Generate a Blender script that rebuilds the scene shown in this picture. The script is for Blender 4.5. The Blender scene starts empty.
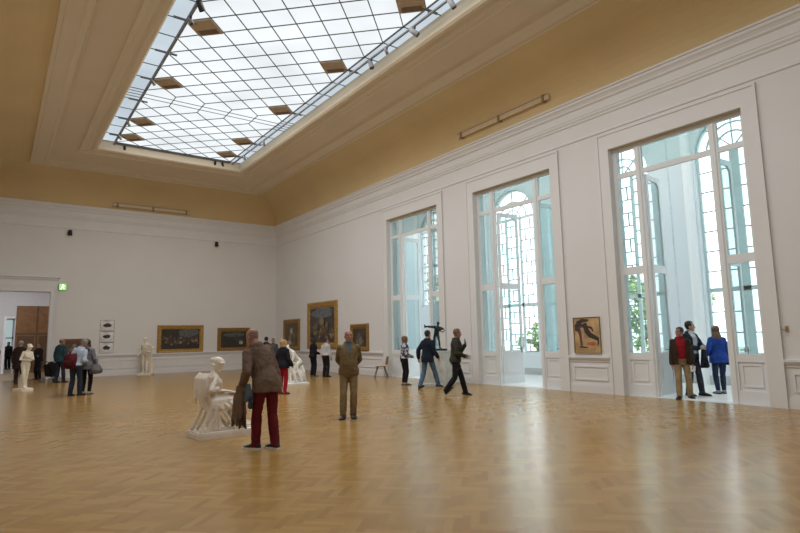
import bpy, bmesh, math, random
from mathutils import Vector, Matrix, Euler
from math import sin, cos, pi, radians as rad
random.seed(7)
SC = bpy.context.scene
COL = SC.collection
V3 = Vector

# ------------------------------------------------------------------ materials
def new_mat(name):
    m = bpy.data.materials.new(name); m.use_nodes = True
    nt = m.node_tree
    for n in list(nt.nodes): nt.nodes.remove(n)
    out = nt.nodes.new('ShaderNodeOutputMaterial')
    return m, nt, out
def nd(nt, t, **kw):
    n = nt.nodes.new(t)
    for k, v in kw.items():
        if k.startswith('i_'):
            key = k[2:]
            n.inputs[int(key) if key.isdigit() else key].default_value = v
        else: setattr(n, k, v)
    return n
def c4(c): return (c[0], c[1], c[2], 1)
MATS = {}
def pbr(name, col, rough=.6, var=.12, scale=8, bump=0.0, bscale=60, metal=0.0, spec=.5, sub=0):
    if name in MATS: return MATS[name]
    m, nt, out = new_mat(name)
    b = nd(nt, 'ShaderNodeBsdfPrincipled')
    b.inputs['Roughness'].default_value = rough; b.inputs['Metallic'].default_value = metal
    b.inputs['Specular IOR Level'].default_value = spec
    tc = nd(nt, 'ShaderNodeTexCoord')
    nz = nd(nt, 'ShaderNodeTexNoise', i_Scale=scale, i_Detail=4)
    nt.links.new(tc.outputs['Object'], nz.inputs['Vector'])
    rp = nd(nt, 'ShaderNodeValToRGB')
    rp.color_ramp.elements[0].position = .3; rp.color_ramp.elements[1].position = .7
    rp.color_ramp.elements[0].color = c4([x * (1 - var) for x in col])
    rp.color_ramp.elements[1].color = c4([min(1, x * (1 + var)) for x in col])
    nt.links.new(nz.outputs['Fac'], rp.inputs['Fac']); nt.links.new(rp.outputs['Color'], b.inputs['Base Color'])
    if bump:
        n2 = nd(nt, 'ShaderNodeTexNoise', i_Scale=bscale, i_Detail=3)
        nt.links.new(tc.outputs['Object'], n2.inputs['Vector'])
        bp = nd(nt, 'ShaderNodeBump', i_Strength=bump, i_Distance=.02)
        nt.links.new(n2.outputs['Fac'], bp.inputs['Height']); nt.links.new(bp.outputs['Normal'], b.inputs['Normal'])
    nt.links.new(b.outputs['BSDF'], out.inputs['Surface'])
    MATS[name] = m; return m
def emis(name, col, strength):
    if name in MATS: return MATS[name]
    m, nt, out = new_mat(name)
    e = nd(nt, 'ShaderNodeEmission', i_Color=c4(col), i_Strength=strength)
    nt.links.new(e.outputs[0], out.inputs['Surface']); MATS[name] = m; return m
def glass(name, tint, refl=.1):
    if name in MATS: return MATS[name]
    m, nt, out = new_mat(name)
    t = nd(nt, 'ShaderNodeBsdfTransparent', i_Color=c4(tint)); g = nd(nt, 'ShaderNodeBsdfGlossy', i_Roughness=.02)
    lw = nd(nt, 'ShaderNodeLayerWeight', i_Blend=.25)
    mul = nd(nt, 'ShaderNodeMath', operation='MULTIPLY_ADD', i_1=.5, i_2=refl)
    nt.links.new(lw.outputs['Fresnel'], mul.inputs[0])
    mx = nd(nt, 'ShaderNodeMixShader'); nt.links.new(mul.outputs[0], mx.inputs[0])
    nt.links.new(t.outputs[0], mx.inputs[1]); nt.links.new(g.outputs[0], mx.inputs[2])
    nt.links.new(mx.outputs[0], out.inputs['Surface']); MATS[name] = m; return m

def parquet():
    m, nt, out = new_mat('oak_parquet'); L = nt.links.new
    W_, N = .072, 5
    tc = nd(nt, 'ShaderNodeTexCoord')
    mp = nd(nt, 'ShaderNodeMapping'); mp.inputs['Scale'].default_value = (1 / W_,) * 3
    mp.inputs['Rotation'].default_value = (0, 0, rad(45))
    L(tc.outputs['Object'], mp.inputs['Vector'])
    sp = nd(nt, 'ShaderNodeSeparateXYZ'); L(mp.outputs[0], sp.inputs[0])
    def M(op, a, b=None, c=None):
        n = nd(nt, 'ShaderNodeMath', operation=op)
        for i, x in enumerate((a, b, c)):
            if x is None: continue
            if isinstance(x, (int, float)): n.inputs[i].default_value = x
            else: L(x, n.inputs[i])
        return n.outputs[0]
    x, y = sp.outputs[0], sp.outputs[1]
    ix, iy = M('FLOOR', x), M('FLOOR', y)
    fx, fy = M('SUBTRACT', x, ix), M('SUBTRACT', y, iy)
    k = M('FLOORED_MODULO', M('ADD', M('SUBTRACT', ix, iy), .5), 2 * N)
    k = M('FLOOR', k)
    hor = M('LESS_THAN', k, N - .5)
    ver = M('SUBTRACT', 1, hor)
    idx = M('SUBTRACT', ix, M('MULTIPLY', k, hor)); idy = M('ADD', iy, M('MULTIPLY', k, ver))
    across = M('ADD', M('MULTIPLY', fy, hor), M('MULTIPLY', fx, ver))
    cb = nd(nt, 'ShaderNodeCombineXYZ'); L(idx, cb.inputs[0]); L(idy, cb.inputs[1]); L(hor, cb.inputs[2])
    wn = nd(nt, 'ShaderNodeTexWhiteNoise', noise_dimensions='3D'); L(cb.outputs[0], wn.inputs['Vector'])
    rp = nd(nt, 'ShaderNodeValToRGB'); e = rp.color_ramp.elements
    e[0].position = 0; e[0].color = (.318, .183, .052, 1)
    e[1].position = 1; e[1].color = (.398, .243, .079, 1)
    mid = rp.color_ramp.elements.new(.5); mid.color = (.358, .212, .064, 1)
    L(wn.outputs['Value'], rp.inputs['Fac'])
    # direction dependent tone, grain and broad patches of wear
    tone = M('ADD', M('MULTIPLY', hor, .06), .97)
    big = nd(nt, 'ShaderNodeTexNoise', i_Scale=.35, i_Detail=3); L(tc.outputs['Object'], big.inputs['Vector'])
    tone = M('MULTIPLY', tone, M('ADD', M('MULTIPLY', big.outputs['Fac'], .3), .85))
    edge = M('MINIMUM', across, M('SUBTRACT', 1, across))
    ed = M('ADD', M('MULTIPLY', M('MINIMUM', M('MULTIPLY', edge, 10), 1), .12), .88)
    mx = nd(nt, 'ShaderNodeMix', data_type='RGBA', blend_type='MULTIPLY', i_0=1.0)
    L(rp.outputs[0], mx.inputs[6])
    gc = nd(nt, 'ShaderNodeCombineColor'); L(tone, gc.inputs[0]); L(tone, gc.inputs[1]); L(tone, gc.inputs[2])
    L(gc.outputs[0], mx.inputs[7])
    b = nd(nt, 'ShaderNodeBsdfPrincipled'); L(mx.outputs[2], b.inputs['Base Color'])
    r2 = M('ADD', M('MULTIPLY', wn.outputs['Value'], 0), .23)
    L(r2, b.inputs['Roughness']); b.inputs['Specular IOR Level'].default_value = .5
    L(b.outputs[0], out.inputs['Surface']); return m

def laylight_mat(name, col, s0, s1):
    m, nt, out = new_mat(name); L = nt.links.new
    tc = nd(nt, 'ShaderNodeTexCoord'); nz = nd(nt, 'ShaderNodeTexNoise', i_Scale=.5, i_Detail=2)
    L(tc.outputs['Object'], nz.inputs['Vector'])
    mr = nd(nt, 'ShaderNodeMapRange'); mr.inputs[1].default_value = .3; mr.inputs[2].default_value = .7
    mr.inputs[3].default_value = s0; mr.inputs[4].default_value = s1
    L(nz.outputs['Fac'], mr.inputs[0])
    e = nd(nt, 'ShaderNodeEmission', i_Color=c4(col)); L(mr.outputs[0], e.inputs['Strength'])
    L(e.outputs[0], out.inputs['Surface']); return m

WALL = pbr('white_wall_paint', (.725, .725, .73), .75, .015, .6)
WALLB = pbr('white_wall_paint_end_wall', (.735, .72, .705), .75, .02, .6)
TRIMW = pbr('white_trim_paint', (.74, .74, .745), .6, .015, 1)
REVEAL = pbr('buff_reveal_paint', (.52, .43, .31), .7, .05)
OCHRE = pbr('ochre_cove_plaster', (.67, .52, .285), .8, .05, .5)
BEIGE = pbr('beige_ceiling_plaster', (.69, .58, .425), .8, .03, .5)
BEIGEL = pbr('beige_moulding_plaster', (.71, .61, .46), .75, .03, .5)
FRAMEW = pbr('white_joinery_paint', (.77, .80, .82), .45, .01)
LOGGIA = pbr('pale_blue_loggia_paint', (.76, .815, .845), .7, .02, .5)
LOGFLOOR = pbr('pale_stone_floor', (.70, .70, .68), .35, .05, 3)
STEEL = pbr('grey_painted_steel', (.17, .18, .19), .5, .1)
LEAD = pbr('grey_lead_cames', (.24, .28, .30), .5, .1)
TEALBAR = pbr('pale_teal_paint', (.50, .62, .63), .6, .04)
HATCHL = pbr('brown_hatch_board', (.50, .38, .26), .7, .1); HATCHD = pbr('dark_hatch_board', (.20, .14, .10), .7, .1)
GOLD = pbr('gilded_wood', (.42, .25, .062), .42, .35, 14, .4, 30, .35)
GOLDD = pbr('dark_gilded_wood', (.30, .17, .045), .45, .35, 14, .4, 30, .3)
MARBLE = pbr('white_marble', (.74, .68, .60), .45, .07, 5, .15, 25)
PLASTER = pbr('bright_white_plaster', (.82, .81, .78), .6, .05, 6, .1, 25)
MARBLEOLD = pbr('weathered_cream_marble', (.80, .735, .61), .55, .14, 5, .2, 25)
BRONZE = pbr('dark_bronze', (.022, .030, .028), .35, .3, 9, .1, 30, .6)
GREYMARBLE = pbr('veined_grey_white_marble', (.60, .63, .60), .4, .16, 5)
BLACK = pbr('black_plastic', (.015, .015, .016), .4, .1)
WHITE = pbr('white_paper', (.82, .82, .80), .6, .02)
CLEAR = glass('clear_window_glass', (.95, .99, .99), .03)
TINT = glass('pale_green_window_glass', (.895, .965, .965), .05)

# ------------------------------------------------------------------ geometry
class G:
    def __init__(s): s.V = []; s.F = []; s.I = []
    def add(s, vs, fs, mi=0):
        o = len(s.V); s.V += [V3(v) for v in vs]
        s.F += [tuple(i + o for i in f) for f in fs]; s.I += [mi] * len(fs); return s
    def box(s, x0, x1, y0, y1, z0, z1, mi=0):
        vs = [(x, y, z) for z in (z0, z1) for y in (y0, y1) for x in (x0, x1)]
        return s.add(vs, [(0, 2, 3, 1), (4, 5, 7, 6), (0, 1, 5, 4), (2, 6, 7, 3), (0, 4, 6, 2), (1, 3, 7, 5)], mi)
    def obox(s, c, sz, R=None, mi=0):
        R = R or Matrix.Identity(3); c = V3(c)
        vs = [c + R @ V3((x * sz[0] / 2, y * sz[1] / 2, z * sz[2] / 2)) for z in (-1, 1) for y in (-1, 1) for x in (-1, 1)]
        return s.add(vs, [(0, 2, 3, 1), (4, 5, 7, 6), (0, 1, 5, 4), (2, 6, 7, 3), (0, 4, 6, 2), (1, 3, 7, 5)], mi)
    def bar(s, a, b, w, h=None, mi=0, up=(0, 0, 1)):
        a, b = V3(a), V3(b); d = (b - a); l = d.length
        if l < 1e-6: return s
        d /= l; u = V3(up)
        if abs(d.dot(u)) > .99: u = V3((1, 0, 0))
        sd = d.cross(u).normalized(); u = sd.cross(d)
        return s.obox((a + b) / 2, (w, l, h or w), Matrix((sd, d, u)).transposed(), mi)
    def loft(s, rings, cap=True, mi=0, close=True):
        n = len(rings[0]); vs = [p for r in rings for p in r]; fs = []
        for i in range(len(rings) - 1):
            for j in range(n if close else n - 1):
                k = (j + 1) % n
                fs.append((i * n + j, i * n + k, (i + 1) * n + k, (i + 1) * n + j))
        if cap:
            fs.append(tuple(range(n - 1, -1, -1))); fs.append(tuple(range((len(rings) - 1) * n, len(rings) * n)))
        return s.add(vs, fs, mi)
    def tube(s, pts, rads, seg=10, ref=None, mi=0, cap=True):
        pts = [V3(p) for p in pts]; rings = []
        for i, p in enumerate(pts):
            t = (pts[min(i + 1, len(pts) - 1)] - pts[max(i - 1, 0)])
            if t.length < 1e-9: t = V3((0, 0, 1))
            t.normalize(); r0 = V3(ref) if ref else (V3((1, 0, 0)) if abs(t.x) < .9 else V3((0, 1, 0)))
            a = (r0 - t * r0.dot(t))
            if a.length < 1e-4: a = t.orthogonal()
            a.normalize(); b = t.cross(a)
            r = rads[i] if isinstance(rads, (list, tuple)) else rads
            ra, rb = r if isinstance(r, (list, tuple)) else (r, r)
            rings.append([p + a * (ra * cos(2 * pi * k / seg)) + b * (rb * sin(2 * pi * k / seg)) for k in range(seg)])
        return s.loft(rings, cap, mi)
    def ball(s, c, r, seg=12, rings=8, R=None, mi=0):
        c = V3(c); r = r if isinstance(r, (list, tuple)) else (r, r, r); rg = []
        for i in range(rings + 1):
            th = pi * (i + .04) / (rings + .08)
            ring = [V3((r[0] * sin(th) * cos(2 * pi * k / seg), r[1] * sin(th) * sin(2 * pi * k / seg), -r[2] * cos(th))) for k in range(seg)]
            rg.append([c + (R @ p if R else p) for p in ring])
        return s.loft(rg, True, mi)
    def poly(s, pts, mi=0): return s.add(pts, [tuple(range(len(pts)))], mi)
    def xf(s, M):
        s.V = [M @ v for v in s.V]; return s
    def mesh(s, name, mats, smooth=False):
        me = bpy.data.meshes.new(name); me.from_pydata([tuple(v) for v in s.V], [], s.F)
        for m in (mats if isinstance(mats, (list, tuple)) else [mats]): me.materials.append(m)
        me.polygons.foreach_set('material_index', s.I)
        me.polygons.foreach_set('use_smooth', [smooth] * len(me.polygons))
        bm = bmesh.new(); bm.from_mesh(me); bmesh.ops.recalc_face_normals(bm, faces=bm.faces); bm.to_mesh(me); bm.free()
        me.update(); return me
    def build(s, name, mats, parent=None, smooth=False, loc=None, rz=0):
        return link(name, s.mesh(name, mats, smooth), parent, loc, rz)
def link(name, me, parent=None, loc=None, rz=0):
    o = bpy.data.objects.new(name, me); COL.objects.link(o)
    if parent is not None: o.parent = parent
    if loc is not None: o.location = loc
    if rz: o.rotation_euler = (0, 0, rz)
    return o
def organic(g, name, mats, voxel=.012, smooth=3, extra=None, keep=None, noise=0, dec=None):
    """union of overlapping closed shapes into one continuous smooth surface"""
    me = bpy.data.meshes.new('t'); me.from_pydata([tuple(v) for v in g.V], [], g.F)
    bm = bmesh.new(); bm.from_mesh(me); bmesh.ops.recalc_face_normals(bm, faces=bm.faces); bm.to_mesh(me); bm.free()
    o = bpy.data.objects.new('t', me); COL.objects.link(o)
    r = o.modifiers.new('r', 'REMESH'); r.mode = 'VOXEL'; r.voxel_size = voxel
    if smooth:
        sm = o.modifiers.new('s', 'SMOOTH'); sm.factor = .5; sm.iterations = smooth
    if dec:
        d = o.modifiers.new('d', 'DECIMATE'); d.ratio = dec
    dg = bpy.context.evaluated_depsgraph_get(); dg.update()
    m2 = bpy.data.meshes.new_from_object(o.evaluated_get(dg)); m2.name = name
    bpy.data.objects.remove(o); bpy.data.meshes.remove(me)
    bm = bmesh.new(); bm.from_mesh(m2)
    if keep: bmesh.ops.delete(bm, geom=[f for f in bm.faces if not keep(f.calc_center_median())], context='FACES')
    if noise:
        from mathutils import noise as NZ
        bm.normal_update()
        for v in bm.verts: v.co += v.normal * noise * NZ.noise(v.co * 22)
    if extra:
        vs = [bm.verts.new(v) for v in extra.V]
        for f, mi in zip(extra.F, extra.I):
            try: bm.faces.new([vs[i] for i in f]).material_index = mi
            except ValueError: pass
    for f in bm.faces: f.smooth = True
    bm.to_mesh(m2); bm.free()
    m2.materials.clear()
    for m in (mats if isinstance(mats, (list, tuple)) else [mats]): m2.materials.append(m)
    return m2
def empty(name, label, cat, loc=(0, 0, 0), rz=0, group=None, kind=None):
    o = bpy.data.objects.new(name, None); COL.objects.link(o); o.empty_display_size = .2
    o.location = loc; o.rotation_euler = (0, 0, rz)
    if label: o['label'] = label
    if cat: o['category'] = cat
    if group: o['group'] = group
    if kind: o['kind'] = kind
    return o
def tag(o, label, cat, group=None):
    o['label'] = label; o['category'] = cat
    if group: o['group'] = group
    return o
def struct(o): o['kind'] = 'structure'; return o

# ------------------------------------------------------------------ room
X0, X1, Y0, Y1 = -1.1, 13.05, -4.0, 30.17
ZC, ZF, ZG = 8.10, 9.51, 9.91
WIN = [15.5, 10.26, 5.0]; WW, WH, TH = 3.3, 6.47, .5
g = G(); g.box(X0, X1 + .05, Y0, Y1 + .5, -.2, 0); struct(g.build('floor', parquet()))
# right wall with three openings
g = G(); ys = [Y0]
for y in sorted(WIN): ys += [y, y + WW]
ys.append(Y1 + .5)
for i in range(0, len(ys), 2): g.box(X1, X1 + TH, ys[i], ys[i + 1], 0, ZC)
for y in WIN: g.box(X1, X1 + TH, y, y + WW, WH, ZC)
struct(g.build('wall_right', WALL))
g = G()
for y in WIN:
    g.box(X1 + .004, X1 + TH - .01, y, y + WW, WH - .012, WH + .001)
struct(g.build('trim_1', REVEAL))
# back wall with doorway
DX0, DX1, DZ = -.45, 1.97, 3.97
g = G(); g.box(X0 - .3, DX0, Y1, Y1 + .5, 0, ZC); g.box(DX1, X1, Y1, Y1 + .5, 0, ZC); g.box(DX0, DX1, Y1, Y1 + .5, DZ, ZC)
struct(g.build('wall_back', WALLB))
g = G(); g.box(X0 - .3, X0, Y0, Y1, 0, ZC); struct(g.build('wall_left', WALL))
g = G(); g.box(X0 - .3, X1 + .5, Y0 - .3, Y0, 0, ZC); struct(g.build('wall_front', WALL))

def sweep(g, prof, rect, mi=0):
    """carry a profile of (inset, height) round a rectangle with mitred corners"""
    x0, x1, y0, y1 = rect; rings = []
    for d, z in prof:
        if isinstance(d, (tuple, list)): a, b, c, e = d
        else: a = b = c = e = d
        rings.append([(x0 + a, y0 + c, z), (x1 - b, y0 + c, z), (x1 - b, y1 - e, z), (x0 + a, y1 - e, z)])
    g.loft(rings, False, mi)
RECT = (X0, X1, Y0, Y1)
g = G()
sweep(g, [(0, 6.98), (.035, 7.0), (.035, 7.04), (.015, 7.07), (.015, 7.46), (.05, 7.49), (.05, 7.53), (.085, 7.58), (.085, 7.62), (.10, 7.64), (.10, 7.84), (.15, 7.88),
          (.15, 7.92), (.19, 7.98), (.22, 8.0), (.22, 8.07), (.26, 8.08), (.26, 8.13), (.12, 8.15)], RECT)
struct(g.build('trim_2', TRIMW))
g = G()
n = 14; cove = []
for i in range(n + 1):
    a = pi / 2 * i / n
    cove.append((.12 + 1.76 * (1 - cos(a)), 8.12 + 1.39 * sin(a)))
sweep(g, cove, RECT, 0)
D1 = 1.88
sweep(g, [(D1, ZF), (D1, ZF - .10), (D1 + .09, ZF - .12), (D1 + .12, ZF - .07), (D1 + .5, ZF - .07), (D1 + .55, ZF - .11), (D1 + .64, ZF - .11), (D1 + .68, ZF - .02), (D1 + .72, ZF)], RECT, 1)
# flat field to the skylight surround
OX0, OX1, OY0, OY1 = 2.97, 8.93, 1.6, 25.0
f = lambda k: (OX0 - X0 - k, X1 - OX1 - k, OY0 - Y0 - k, Y1 - OY1 - k)
sweep(g, [(D1 + .72, ZF), (f(.62), ZF)], RECT, 2)
sweep(g, [(f(.62), ZF), (f(.62), ZF - .06), (f(.52), ZF - .09), (f(.47), ZF - .04), (f(.33), ZF - .04), (f(.27), ZF + .02), (f(.20), ZF + .02), (f(.16), ZF - .03),
          (f(.06), ZF - .03), (f(0), ZF + .02), (f(0), ZG + .06)], RECT, 1)
struct(g.build('ceiling', [OCHRE, BEIGEL, BEIGE]))

# mouldings of the right wall
g = G()
for y in WIN:
    a, b, w = y, y + WW, .33
    for (p, q, z0, z1) in ((a - w, a, 0, 6.93), (b, b + w, 0, 6.93), (a, b, WH, 6.93)):
        g.box(X1 - .035, X1 + .001, p, q, z0, z1)
    for (p, q, z0, z1) in ((a - w, a - w + .05, 0, 6.87), (b + w - .05, b + w, 0, 6.87), (a - w, b + w, 6.87, 6.93)):
        g.box(X1 - .06, X1 - .03, p, q, z0, z1)
struct(g.build('trim_3', TRIMW))
segs = [(Y0, WIN[2] - .33), (WIN[2] + WW + .33, WIN[1] - .33), (WIN[1] + WW + .33, WIN[0] - .33), (WIN[0] + WW + .33, Y1)]
g = G(); gb = G()
for a, b in segs:
    g.box(X1 - .07, X1, a, b, .93, .98); g.box(X1 - .045, X1, a, b, .89, .93); g.box(X1 - .025, X1, a, b, .83, .85)
    a2, b2 = a + .12, b - .12
    g.box(X1 - .022, X1, a2, b2, .68, .72); g.box(X1 - .022, X1, a2, b2, .33, .37); g.box(X1 - .022, X1, a2, a2 + .04, .37, .68); g.box(X1 - .022, X1, b2 - .04, b2, .37, .68)
    gb.box(X1 - .03, X1, a, b, 0, .19); gb.box(X1 - .02, X1, a, b, .19, .23)
struct(g.build('trim_4', TRIMW)); struct(gb.build('baseboard_right', TRIMW))
g = G(); gb = G()
a, b = DX1 + .27, X1
g.box(a, b, Y1 - .07, Y1, .97, 1.02); g.box(a, b, Y1 - .045, Y1, .93, .97); g.box(a, b, Y1 - .025, Y1, .86, .88)
xx = a + .1
while xx < b - 1:
    g.box(xx, xx + 2.4, Y1 - .022, Y1, .72, .76); g.box(xx, xx + 2.4, Y1 - .022, Y1, .33, .37)
    g.box(xx, xx + .04, Y1 - .022, Y1, .37, .72); g.box(xx + 2.36, xx + 2.4, Y1 - .022, Y1, .37, .72); xx += 2.65
gb.box(a, b, Y1 - .03, Y1, 0, .19); gb.box(a, b, Y1 - .02, Y1, .19, .23)
struct(g.build('trim_5', TRIMW)); struct(gb.build('baseboard_back', TRIMW))
# doorway surround with its small cornice
g = G()
g.box(DX1, DX1 + .23, Y1 - .05, Y1, 0, DZ + .23); g.box(DX0 - .23, DX0, Y1 - .05, Y1, 0, DZ + .23); g.box(DX0, DX1, Y1 - .05, Y1, DZ, DZ + .23)
g.box(DX1 + .17, DX1 + .23, Y1 - .08, Y1, 0, DZ + .23); g.box(DX0 - .23, DX1 + .23, Y1 - .06, Y1, DZ + .23, DZ + .55)
g.box(DX0 - .33, DX1 + .33, Y1 - .2, Y1, DZ + .64, DZ + .72); g.box(DX0 - .28, DX1 + .28, Y1 - .12, Y1, DZ + .55, DZ + .64)
struct(g.build('trim_6', TRIMW))

# ------------------------------------------------------------------ tall garden windows
XF = X1 + .16
def leaf_geom(w, h):
    """door leaf in its own plane: x from hinge to closing edge, z up"""
    f, gl = G(), G(); t = .05
    f.box(0, .085, -t / 2, t / 2, .02, h); f.box(w - .085, w, -t / 2, t / 2, .02, h)
    f.box(.085, w - .085, -t / 2, t / 2, .02, .22); f.box(.085, w - .085, -t / 2, t / 2, h - .13, h)
    f.box(.085, w - .085, -t / 2, t / 2, 3.07, 3.27); f.box(.085, w - .085, -t / 2, t / 2, .95, 1.07)
    f.box(.085, w - .085, -.012, .012, .22, .95)
    for sgn in (-1, 1):
        f.box(.14, w - .14, sgn * .016 - .006, sgn * .016 + .006, .36, .82)
    for x in (.085, w - .205):
        f.add([(x, -t / 2, h - .13), (x + .12, -t / 2, h - .13), (x if x < .1 else x + .12, -t / 2, h - .25),
               (x, t / 2, h - .13), (x + .12, t / 2, h - .13), (x if x < .1 else x + .12, t / 2, h - .25)],
              [(0, 1, 2), (3, 5, 4), (0, 3, 4, 1), (1, 4, 5, 2), (2, 5, 3, 0)])
    gl.box(.085, w - .085, -.004, .004, 1.07, 3.07); gl.box(.085, w - .085, -.004, .004, 3.27, h - .13)
    return f, gl
def tall_window(idx, y0, angL, angR):
    root = empty('window_%d' % idx, None, None, (XF, y0, 0), 0, kind='structure')
    f, gl = G(), G(); d = .09
    J, S_, MU = .10, .53, .18
    yv = [0, J, J + S_, J + S_ + MU, WW - J - S_ - MU, WW - J - S_, WW - J, WW]
    for a, b in ((yv[0], yv[1]), (yv[2], yv[3]), (yv[4], yv[5]), (yv[6], yv[7])): f.box(0, d, a, b, 0, WH - .012)
    f.box(.004, d - .004, yv[1], yv[6], WH - .10, WH - .014)
    f.box(.004, d - .004, yv[1], yv[6], 5.65, 5.78)
    for a, b in ((yv[2] + .05, yv[3] - .05), (yv[4] + .05, yv[5] - .05)): f.box(-.025, .001, a, b, 0, WH - .1)
    for a, b in ((yv[1], yv[2]), (yv[5], yv[6])):
        f.box(0, d, a, b, 3.07, 3.27); f.box(0, d, a, b, .90, 1.07); f.box(0, d, a, b, 0, .28)
        f.box(.03, .06, a, b, .28, .90)
        f.box(.012, .03, a + .06, b - .06, .82, .86); f.box(.012, .03, a + .06, b - .06, .36, .40)
        f.box(.012, .03, a + .06, a + .09, .40, .82); f.box(.012, .03, b - .09, b - .06, .40, .82)
        for z0, z1 in ((1.07, 3.07), (3.27, 5.65), (5.78, WH - .10)): gl.box(d / 2 - .004, d / 2 + .004, a, b, z0, z1)
    gl.box(d / 2 - .004, d / 2 + .004, yv[3], yv[4], 5.78, WH - .10)
    f.box(.0, TH - .17, yv[3], yv[4], 0, .012)
    f.build('window_frame', FRAMEW, root); gl.build('pane', TINT, root)
    for side, yh, ang in (('far', yv[4] - .01, angL), ('near', yv[3] + .01, angR)):
        if ang is None: continue
        lf, lg = leaf_geom(.83, 5.62)
        # far leaf: closed it points to -y; open it swings out to +x
        r = -pi / 2 + ang if side == 'far' else pi / 2 - ang
        o = lf.build('door_leaf', FRAMEW, root, False, (d + .02, yh, 0.015), r)
        lg.build('pane', TINT, o)
        h = G(); zz = 1.12
        for sg in (-1, 1):
            h.tube([(.76, sg * .02, zz), (.76, sg * .07, zz), (.64, sg * .075, zz)], .012, 8); h.obox((.76, sg * .03, zz - .03), (.04, .01, .2))
        h.build('handle', STEEL, o, True)
    return root
tall_window(1, WIN[0], rad(95), None)
tall_window(2, WIN[1], rad(80), rad(96))
tall_window(3, WIN[2], rad(97), rad(93))

# ------------------------------------------------------------------ the glazed gallery outside the windows
LX = 17.5; LY0, LY1, LZ = -1.0, 31.0, 8.7
g = G(); g.box(X1 + .05, LX + .4, LY0, LY1, -.2, -.002); struct(g.build('floor_gallery', LOGFLOOR))
OW = [(20.4, 22.25, 3.1, 6.9, 2), (14.75, 17.25, .80, 6.50, 3), (9.75, 11.75, .80, 7.1, 3), (6.0, 8.2, .80, 7.1, 4), (1.5, 3.7, .80, 6.8, 3)]
def arch_top(a, b, sp, n=14):
    c, r = (a + b) / 2, (b - a) / 2
    return [(c - r * cos(pi * i / n), sp + r * sin(pi * i / n)) for i in range(n + 1)]
g = G(); prev = LY0
for a, b, sill, sp, k in sorted(OW):
    g.box(LX, LX + .4, prev, a, 0, LZ); g.box(LX, LX + .4, a, b, 0, sill); prev = b
    at = arch_top(a, b, sp)
    for (p, q) in zip(at[:-1], at[1:]):
        vs = [(x, y, z) for x in (LX, LX + .4) for (y, z) in (p, q, (q[0], LZ), (p[0], LZ))]
        g.add(vs, [(0, 1, 2, 3), (7, 6, 5, 4), (0, 4, 5, 1), (2, 6, 7, 3)])
g.box(LX, LX + .4, prev, LY1, 0, LZ)
struct(g.build('wall_gallery_outer', LOGGIA))
g = G(); g.box(X1 + TH, LX + .4, LY0 - .3, LY0, 0, LZ); g.box(X1 + TH, LX + .4, LY1, LY1 + .3, 0, LZ); struct(g.build('wall_gallery_ends', LOGGIA))
# roof with a long clear strip
g = G(); g.box(X1 + TH, X1 + TH + .7, LY0, LY1, LZ, LZ + .15); g.box(LX - .7, LX + .4, LY0, LY1, LZ, LZ + .15)
yy = LY0
while yy < LY1: g.box(X1 + TH + .7, LX - .7, yy, yy + .12, LZ, LZ + .12); yy += 1.6
struct(g.build('ceiling_gallery', LOGGIA))
g = G(); g.box(X1 + TH + .7, LX - .7, LY0, LY1, LZ + .06, LZ + .07); struct(g.build('window_9', CLEAR))
g = G(); g.box(LX - .025, LX, LY0, LY1, 0, .22); g.box(LX - .02, LX, LY0, LY1, .22, .26)
struct(g.build('baseboard_gallery', pbr('grey_stone_skirting', (.48, .50, .49), .5, .08)))
g = G()   # half column beside the nearest outer window, thin joint lines of the wall panel
g.tube([(LX - .03, 8.42, 0), (LX - .03, 8.42, LZ)], .15, 20)
g.box(LX - .04, LX, 22.35, 22.72, 0, LZ); g.box(LX - .04, LX, 17.4, 17.65, 0, LZ); g.box(LX - .04, LX, 14.38, 14.62, 0, LZ)
struct(g.build('trim_7', pbr('bright_white_column', (.92, .94, .95), .5, .01)))
g = G(); g.box(LX - .012, LX + .001, 9.02, 9.06, .2, LZ); struct(g.build('trim_8', pbr('pale_groove', (.62, .70, .74), .6)))
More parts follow.
